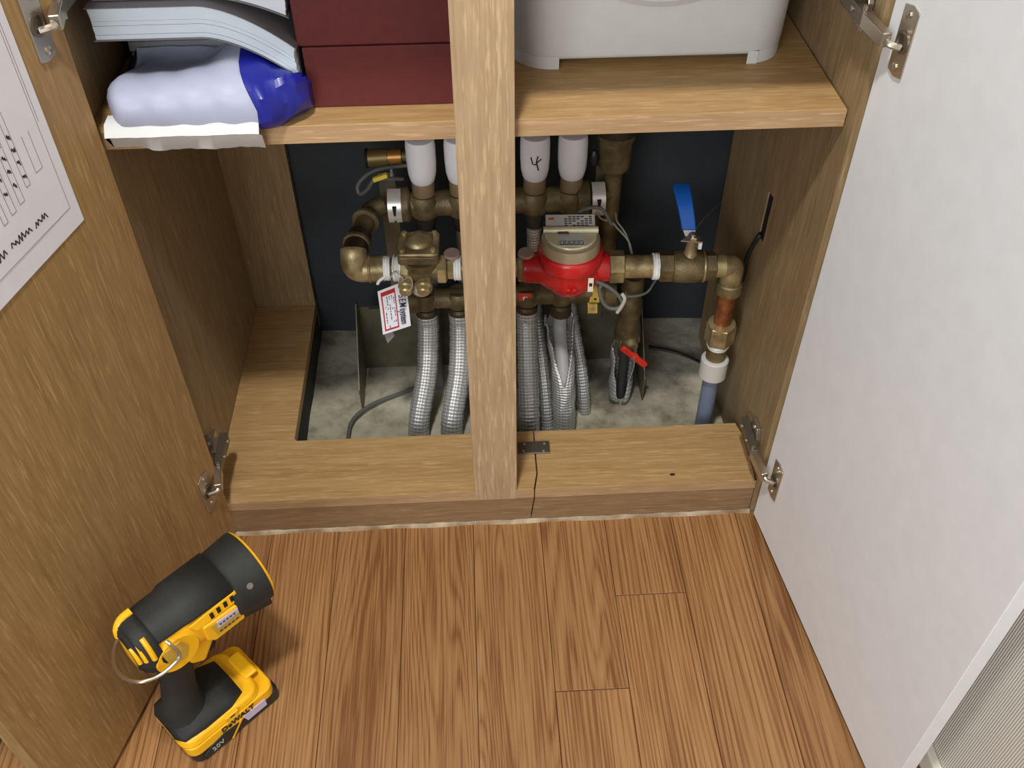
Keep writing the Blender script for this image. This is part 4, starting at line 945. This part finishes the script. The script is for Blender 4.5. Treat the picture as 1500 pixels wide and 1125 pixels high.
# yellow probe bracket below the meter
yb_ = tag(MB().prism([Q(872, 412, .155), Q(877, 425, .155), Q(878, 443, .155), Q(863, 443, .155), Q(866, 430, .155)], (0, .0015, 0)).build('yellow_bracket', mat('yellow_zinc', (200, 176, 84), .4, .4), smooth=0), 'yellow triangular metal tab hanging under the right of the red meter', 'bracket')
MB().prism([Q(861, 446, .154), Q(875, 446, .154), Q(875, 459, .154), Q(861, 459, .154)], (0, .004, 0)).build('lower_block', mat('yellow_zinc', (200, 176, 84), .4, .4), yb_, smooth=0)
MB().lathe([(.0042, 0), (.0042, .001), (.002, .0018)], Q(868, 451, .154), (0, -1, 0), 14).build('screw', STEEL, yb_)
MB().lathe([(.002, 0), (.002, .0004)], Q(872, 438, .1552), (0, -1, 0), 10).build('hole', BLACK, yb_)
# small red label on lower manifold
rl_ = tag(MB().prism([Q(760, 430, YLo - .018), Q(779, 430, YLo - .018), Q(779, 440, YLo - .018), Q(760, 441, YLo - .018)], (0, .001, 0)).build('red_label', mat('red_print', (206, 60, 40), .5), smooth=0), 'small red and white label on the lower manifold right of the post', 'label')
MB().prism([Q(766, 435, YLo - .0183), Q(773, 435, YLo - .0183), Q(773, 439.5, YLo - .0183), Q(766, 439.5, YLo - .0183)], (0, .0003, 0)).build('white_box', PAPER, rl_, smooth=0)

# ---- hanging paper tag (S.E.M system)
tg = thing('hanging_tag', 'white card tag with red border and blue lettering hanging under the left brass valve', 'tag')
yt = YM - .030
c0, c1, c2, c3 = Q(553, 427, yt), Q(594, 413, yt + .002), Q(602, 475, yt), Q(561, 490, yt - .002)
def TG(a, b, off=0.0):
    p = (c0 * (1 - a) + c1 * a) * (1 - b) + (c3 * (1 - a) + c2 * a) * b
    p = p + Vector((0, .003 * math.sin(b * 3.1 + a) - off, 0)); return p
m = MB(); k = 8; vs = []
for i in range(k + 1):
    for j in range(k + 1): vs.append(TG(i / k, j / k))
for i in range(k + 1):
    for j in range(k + 1): vs.append(TG(i / k, j / k, .0006))
w1 = k + 1; n1 = w1 * w1
fs = [(i * w1 + j, i * w1 + j + 1, (i + 1) * w1 + j + 1, (i + 1) * w1 + j) for i in range(k) for j in range(k)]
fs += [tuple(q + n1 for q in f) for f in fs]
for i in range(k): fs += [(i, i + 1, n1 + i + 1, n1 + i), (k * w1 + i, k * w1 + i + 1, n1 + k * w1 + i + 1, n1 + k * w1 + i), (i * w1, (i + 1) * w1, n1 + (i + 1) * w1, n1 + i * w1), (i * w1 + k, (i + 1) * w1 + k, n1 + (i + 1) * w1 + k, n1 + i * w1 + k)]
m.add(vs, fs).build('card', PAPER, tg, smooth=60)
def tstrip(m, a0, b0, a1, b1, off=.0009, k=6):
    for q in range(k):
        u0, u1 = b0 + (b1 - b0) * q / k, b0 + (b1 - b0) * (q + 1) / k
        m.prism([TG(a0, u0, off), TG(a1, u0, off), TG(a1, u1, off), TG(a0, u1, off)], (0, .00025, 0))
m = MB(); tstrip(m, .09, .08, .135, .93); tstrip(m, .56, .08, .60, .93); tstrip(m, .09, .06, .60, .16, k=2); tstrip(m, .09, .91, .60, .945, k=1); m.build('red_border', mat('tag_red', (176, 40, 44), .6), tg, smooth=0)
m = MB(); rr = random.Random(5)
for a in (.19, .27, .35, .43, .50):
    b0 = .2
    while b0 < .86:
        l = rr.uniform(.02, .07)
        if rr.random() < .6: tstrip(m, a, b0, a + .035, b0 + l, k=1)
        b0 += l + .02
m.build('fine_print', mat('tag_grey_print', (96, 100, 120), .7), tg, smooth=0)
ex = (c3 - c0).normalized(); ey = (c1 - c0).normalized()
text('lettering', 'S.E.M system', .0138, frame(TG(.80, .56, .0052), ex, ey), INKB, tg, .0002, .0001, .70)
MB().tube(smoothpath([TG(.8, .02), Q(590, 408, yt), Q(578, 398, YM - .021), Q(571, 410, YM - .018)], 5), .0009, 6).build('string', PALEC, tg)
MB().prism([Q(562, 488, yt + .003), Q(574, 484, yt + .003), Q(578, 492, yt + .003), Q(568, 503, yt + .004)], (0, .001, 0)).build('lower_flap', mat('grey_card', (130, 130, 130), .7), tg, smooth=0)
cable('tape_scrap', 'loose white end of sealing tape under the left brass elbow', [Q(565, 404, YM - .017), Q(560, 408, YM - .018), Q(556, 411, YM - .018), Q(553, 416, YM - .017)], .0022, TAPE, 'tape')

# the whole water line is yawed a little towards the front at its right end
YAW = -.045; pv0 = Vector((X(540), YM, 0)); RZ = Matrix.Rotation(YAW, 4, 'Z')
for t in (prv, wm, bv, el):
    t.location = pv0 - (RZ @ pv0); t.rotation_euler = (0, 0, YAW)

# ================================================================ WORK LIGHT
fwd = Vector((.72, .694, 0)).normalized(); ang = math.atan2(fwd.y, fwd.x)
wl = thing('cordless_work_light', 'yellow and black cordless work light standing on its battery by the left door', 'work light', loc=(-.401, -.316, 0.0)); wl.rotation_euler = (0, 0, ang)
def loft(secs, n=28, a0=0.0, a1=360.0, p=2.4):
    """secs: (x, half width y, half height z, centre z); superellipse sections"""
    m = MB(); vs = []; full = abs(a1 - a0 - 360) < 1; k = n if full else n + 1
    for (x, hy, hz, cz) in secs:
        for j in range(k):
            a = math.radians(a0 + (a1 - a0) * j / n); c, s_ = math.cos(a), math.sin(a)
            vs.append((x, hy * math.copysign(abs(c) ** (2 / p), c), cz + hz * math.copysign(abs(s_) ** (2 / p), s_)))
    L0 = len(secs); fs = []
    for i in range(L0 - 1):
        for j in range(n if full else n):
            j2 = (j + 1) % k if full else j + 1; fs.append((i * k + j, i * k + j2, (i + 1) * k + j2, (i + 1) * k + j))
    if full: fs += [tuple(range(k))[::-1], tuple(range((L0 - 1) * k, L0 * k))]
    return m.add(vs, fs)
HZ = .212
# housing (yellow) and rubber shell
hs = loft([(.002, .010, .018, HZ), (.004, .020, .029, HZ), (.010, .028, .036, HZ), (.03, .0320, .038, HZ), (.07, .0335, .0385, HZ), (.118, .034, .0375, HZ)]).build('head_housing', YEL, wl, smooth=50)
m = loft([(.006, .0270, .0365, HZ), (.012, .0310, .0395, HZ), (.035, .0345, .0408, HZ), (.056, .0355, .0412, HZ), (.064, .0380, .0440, HZ), (.118, .0395, .0455, HZ)], 30, 24, 150)
o = m.build('rubber_shell', RUBBER, wl, smooth=50); s_ = o.modifiers.new('thickness', 'SOLIDIFY'); s_.thickness = .003; s_.offset = -1
m = loft([(.0015, .018, .027, HZ), (.004, .0240, .0335, HZ), (.009, .0300, .0380, HZ), (.018, .0335, .0402, HZ), (.027, .0346, .0408, HZ)], 30, 24, 200)
o = m.build('rubber_shell', RUBBER, wl, smooth=50); s_ = o.modifiers.new('thickness', 'SOLIDIFY'); s_.thickness = .002; s_.offset = -1
# bezel
m = MB(); m.lathe([(.0385, 0), (.0415, .002), (.0425, .010), (.0445, .030), (.0455, .040), (.0455, .043), (.040, .0435)], (.113, 0, HZ), (1, 0, 0), 40); m.build('bezel', RUBBER, wl, smooth=50)
m = MB(); m.lathe([(.0440, 0), (.0448, .001), (.0440, .003), (.036, .0032)], (.1558, 0, HZ), (1, 0, 0), 40); m.build('bezel_ring', YEL, wl, smooth=40)
m = MB(); m.lathe([(.0355, 0), (.030, .001), (.001, .0016)], (.1592, 0, HZ), (1, 0, 0), 32); m.build('lens', mat('clear_lens', (210, 214, 216), .12), wl)
for a in (-62, 118): MB().lathe([(.0038, 0), (.0038, .0006)], (.135, .0438 * math.cos(math.radians(a - 0)) * -0 + .0437 * math.sin(math.radians(a if a < 0 else a)) * 1.0, HZ + .0437 * math.cos(math.radians(a))), (0, math.sin(math.radians(a)), math.cos(math.radians(a))), 14).build('bezel_screw', mat('grey_screw', (120, 112, 104), .5), wl)
# lower lip of the bezel
m = MB(); m.prism([(.112, -.030, HZ - .022), (.156, -.034, HZ - .024), (.158, -.030, HZ - .050), (.118, -.024, HZ - .046)], (0, .058, 0)); m.build('bezel_lip', RUBBER, wl, smooth=20, bev=.003)
# yellow louvres on the rubber at the back
for k in range(3):
    def LV(deg, xx):
        c, s2 = math.cos(math.radians(deg)), math.sin(math.radians(deg)); g = min(1, .62 + xx * 22)
        return (xx, .0335 * g * math.copysign(abs(c) ** .83, c), HZ + .0405 * g * math.copysign(abs(s2) ** .83, s2))
    xk = (.017, .010, .0045)[k]
    MB().tube(smoothpath([LV(q, xk) for q in (122, 134, 146, 158, 170)], 4), .0030, 8).build('louvre', YEL, wl)
MB().tube(smoothpath([(.004, .010, HZ + .022), (.006, .012, HZ + .031), (.014, .014, HZ + .038), (.026, .014, HZ + .0400)], 5), .0045, 10).build('rear_switch', YEL, wl)
# side vent strip and rating label
sv = MB().prism([(.060, -.0345, HZ + .020), (.119, -.0355, HZ + .026), (.121, -.0375, HZ + .010), (.066, -.0365, HZ + .008)], (0, .012, -.002)).build('vent_strip', YEL, wl, smooth=0, bev=.001)
for i in range(4):
    x = .084 + i * .0088; zz = HZ + .0145 + i * .0010; MB().prism([(x, -.0373, zz - .003), (x + .0042, -.0373, zz - .003), (x + .0042, -.0366, zz + .005), (x, -.0366, zz + .005)], (0, .002, 0)).build('vent_slot', BLACK, sv, smooth=0)
lp = MB().prism([(.072, -.0385, HZ + .008), (.119, -.0395, HZ + .006), (.119, -.0375, HZ - .026), (.080, -.0365, HZ - .028), (.072, -.0370, HZ - .018)], (0, .016, 0)).build('label_panel', YEL, wl, smooth=0, bev=.002)
MB().prism([(.080, -.0388, HZ + .003), (.115, -.0394, HZ + .002), (.115, -.0382, HZ - .018), (.084, -.0378, HZ - .020)], (0, .002, 0)).build('rating_label', mat('label_gold', (196, 160, 60), .5), lp, smooth=0)
MB().prism([(.087, -.0395, HZ + .0035), (.1135, -.0400, HZ + .0022), (.1135, -.0394, HZ - .006), (.087, -.0390, HZ - .008)], (0, .002, 0)).build('lilac_label', LILAC, lp, smooth=0)
sc = MB()
for i in range(5): sc.box((.089 + i * .0044, -.0404, HZ - .0028), (.0915 + i * .0044, -.0396, HZ - .0010))
for i in range(5): sc.box((.087 + i * .0052, -.0396, HZ - .0150), (.0905 + i * .0052, -.0380, HZ - .0138))
sc.build('fine_print', INK, lp, smooth=0)
# round boss where the handle joins
m = MB(); m.lathe([(.024, -.034), (.026, -.032), (.026, .032), (.024, .034)], (.040, 0, HZ - .008), (0, 1, 0), 30); m.build('pivot_boss', YEL, wl, smooth=40)
MB().prism([(.024, -.0350, HZ + .010), (.046, -.0350, HZ + .010), (.052, -.0350, HZ - .004), (.046, -.0350, HZ - .020), (.028, -.0350, HZ - .020)], (0, .0025, 0)).build('boss_label', mat('label_gold', (196, 160, 60), .5), wl, smooth=0)
m = MB(); m.prism([(.050, -.022, HZ - .026), (.088, -.022, HZ - .026), (.084, -.022, HZ - .044), (.066, -.020, HZ - .074), (.050, -.020, HZ - .062)], (0, .042, 0)); m.build('neck_front', YEL, wl, smooth=20, bev=.004)
m = MB(); m.ball((.0800, 0, HZ - .070), .011, 14, (.8, 1.2, 1.1)); m.build('trigger', RUBBER, wl)
# hook: bail of steel wire
hk = [(.034, -.0345, HZ + .026), (.036, -.040, HZ + .022), (.038, -.044, HZ + .008), (.032, -.0465, HZ + .002), (.012, -.0465, HZ + .000), (-.006, -.040, HZ + .002), (-.015, -.022, HZ - .002), (-.015, .004, HZ - .010), (-.004, .028, HZ - .016), (.014, .038, HZ - .014), (.034, .034, HZ - .012)]
MB().tube(smoothpath(hk, 6), .0020, 10).build('hanging_hook', STEEL, wl)
# handle
m = MB(); secs = [(.040, HZ - .040, .021, .0185), (.040, HZ - .060, .0215, .0175), (.037, HZ - .080, .0205, .0168), (.033, HZ - .100, .0205, .0165), (.029, HZ - .120, .0215, .0175), (.026, HZ - .136, .024, .020), (.026, HZ - .150, .029, .026)]
vs = []; n = 24
for (x, z, rx, ry) in secs:
    for j in range(n):
        a = 2 * math.pi * j / n; vs.append((x + rx * math.cos(a), ry * math.sin(a), z))
m.add(vs, [(i * n + j, i * n + (j + 1) % n, (i + 1) * n + (j + 1) % n, (i + 1) * n + j) for i in range(len(secs) - 1) for j in range(n)] + [tuple(range(n)), tuple(range((len(secs) - 1) * n, len(secs) * n))])
m.build('handle', RUBBER, wl, smooth=60)
# foot: yellow rim, rubber dome, battery
def slab(z0, z1, x0, x1, hy, R, taper=0.0):
    m = MB(); rings_ = []
    for z, g in ((z0, 0), (z1, -taper)):
        pts = []
        for cx_, cy_, s in ((x1 + g - R, -(hy + g) + R, -90), (x1 + g - R, hy + g - R, 0), (x0 - g + R, hy + g - R, 90), (x0 - g + R, -(hy + g) + R, 180)):
            for i in range(7):
                an = math.radians(s + 90 * i / 6); pts.append((cx_ + R * math.cos(an), cy_ + R * math.sin(an), z))
        rings_.append(pts)
    n = len(rings_[0]); m.add(rings_[0] + rings_[1], [(j, (j + 1) % n, n + (j + 1) % n, n + j) for j in range(n)] + [tuple(range(n))[::-1], tuple(range(n, 2 * n))]); return m
slab(.0006, .020, .004, .126, .0415, .009).build('battery_base', BLKP, wl, smooth=30, bev=.002)
slab(.0195, .038, .000, .122, .0425, .013).build('battery_top', YEL, wl, smooth=30, bev=.002)
slab(.0375, .050, -.003, .108, .0425, .018, .003).build('foot_rim', YEL, wl, smooth=30, bev=.003)
m = loft([(-.003, .022, .006, .0505), (.004, .034, .011, .0505), (.030, .0375, .018, .0505), (.066, .037, .014, .0505), (.086, .030, .008, .0505)], 24, 0, 180, 2.2); m.build('foot_rubber', RUBBER, wl, smooth=60).modifiers.new('thickness', 'SOLIDIFY').thickness = .002
MB().box((.098, -.020, .049), (.116, .020, .054)).build('latch_ridge', YEL, wl, smooth=0, bev=.003)
MB().box((.052, -.0440, .043), (.070, -.0385, .0490)).build('side_clip', YEL, wl, smooth=0, bev=.001)
MB().box((.058, -.0444, .045), (.064, -.0438, .0468)).build('clip_slot', BLACK, wl, smooth=0)
Rx = Matrix.Rotation(math.radians(90), 4, 'X')
MB().prism([(.014, -.0436, .0030), (.050, -.0436, .0030), (.066, -.0436, .0215), (.044, -.0436, .0250), (.026, -.0436, .021), (.014, -.0436, .012)], (0, .003, 0)).build('battery_badge', BLKP, wl, smooth=0, bev=.0006)
MB().prism([(.050, -.0438, .0020), (.0530, -.0438, .0020), (.0715, -.0438, .0255), (.0685, -.0438, .0255)], (0, .003, 0)).build('badge_stripe', YEL, wl, smooth=0)
text('brand_lettering', 'DeWALT', .0115, Matrix.Translation((.066, -.0430, .0310)) @ Rx, BLKP, wl, .0006, .0002)
text('voltage_lettering', '20V', .0105, Matrix.Translation((.033, -.0441, .0125)) @ Rx @ Matrix.Rotation(.12, 4, 'Z'), mat('pale_print', (176, 176, 170), .5), wl, .0003, .0)
MB().prism([(.072, -.0436, .0255), (.104, -.0436, .0255), (.104, -.0436, .012), (.076, -.0436, .012)], (0, .003, 0)).build('battery_label', LILAC, wl, smooth=0)
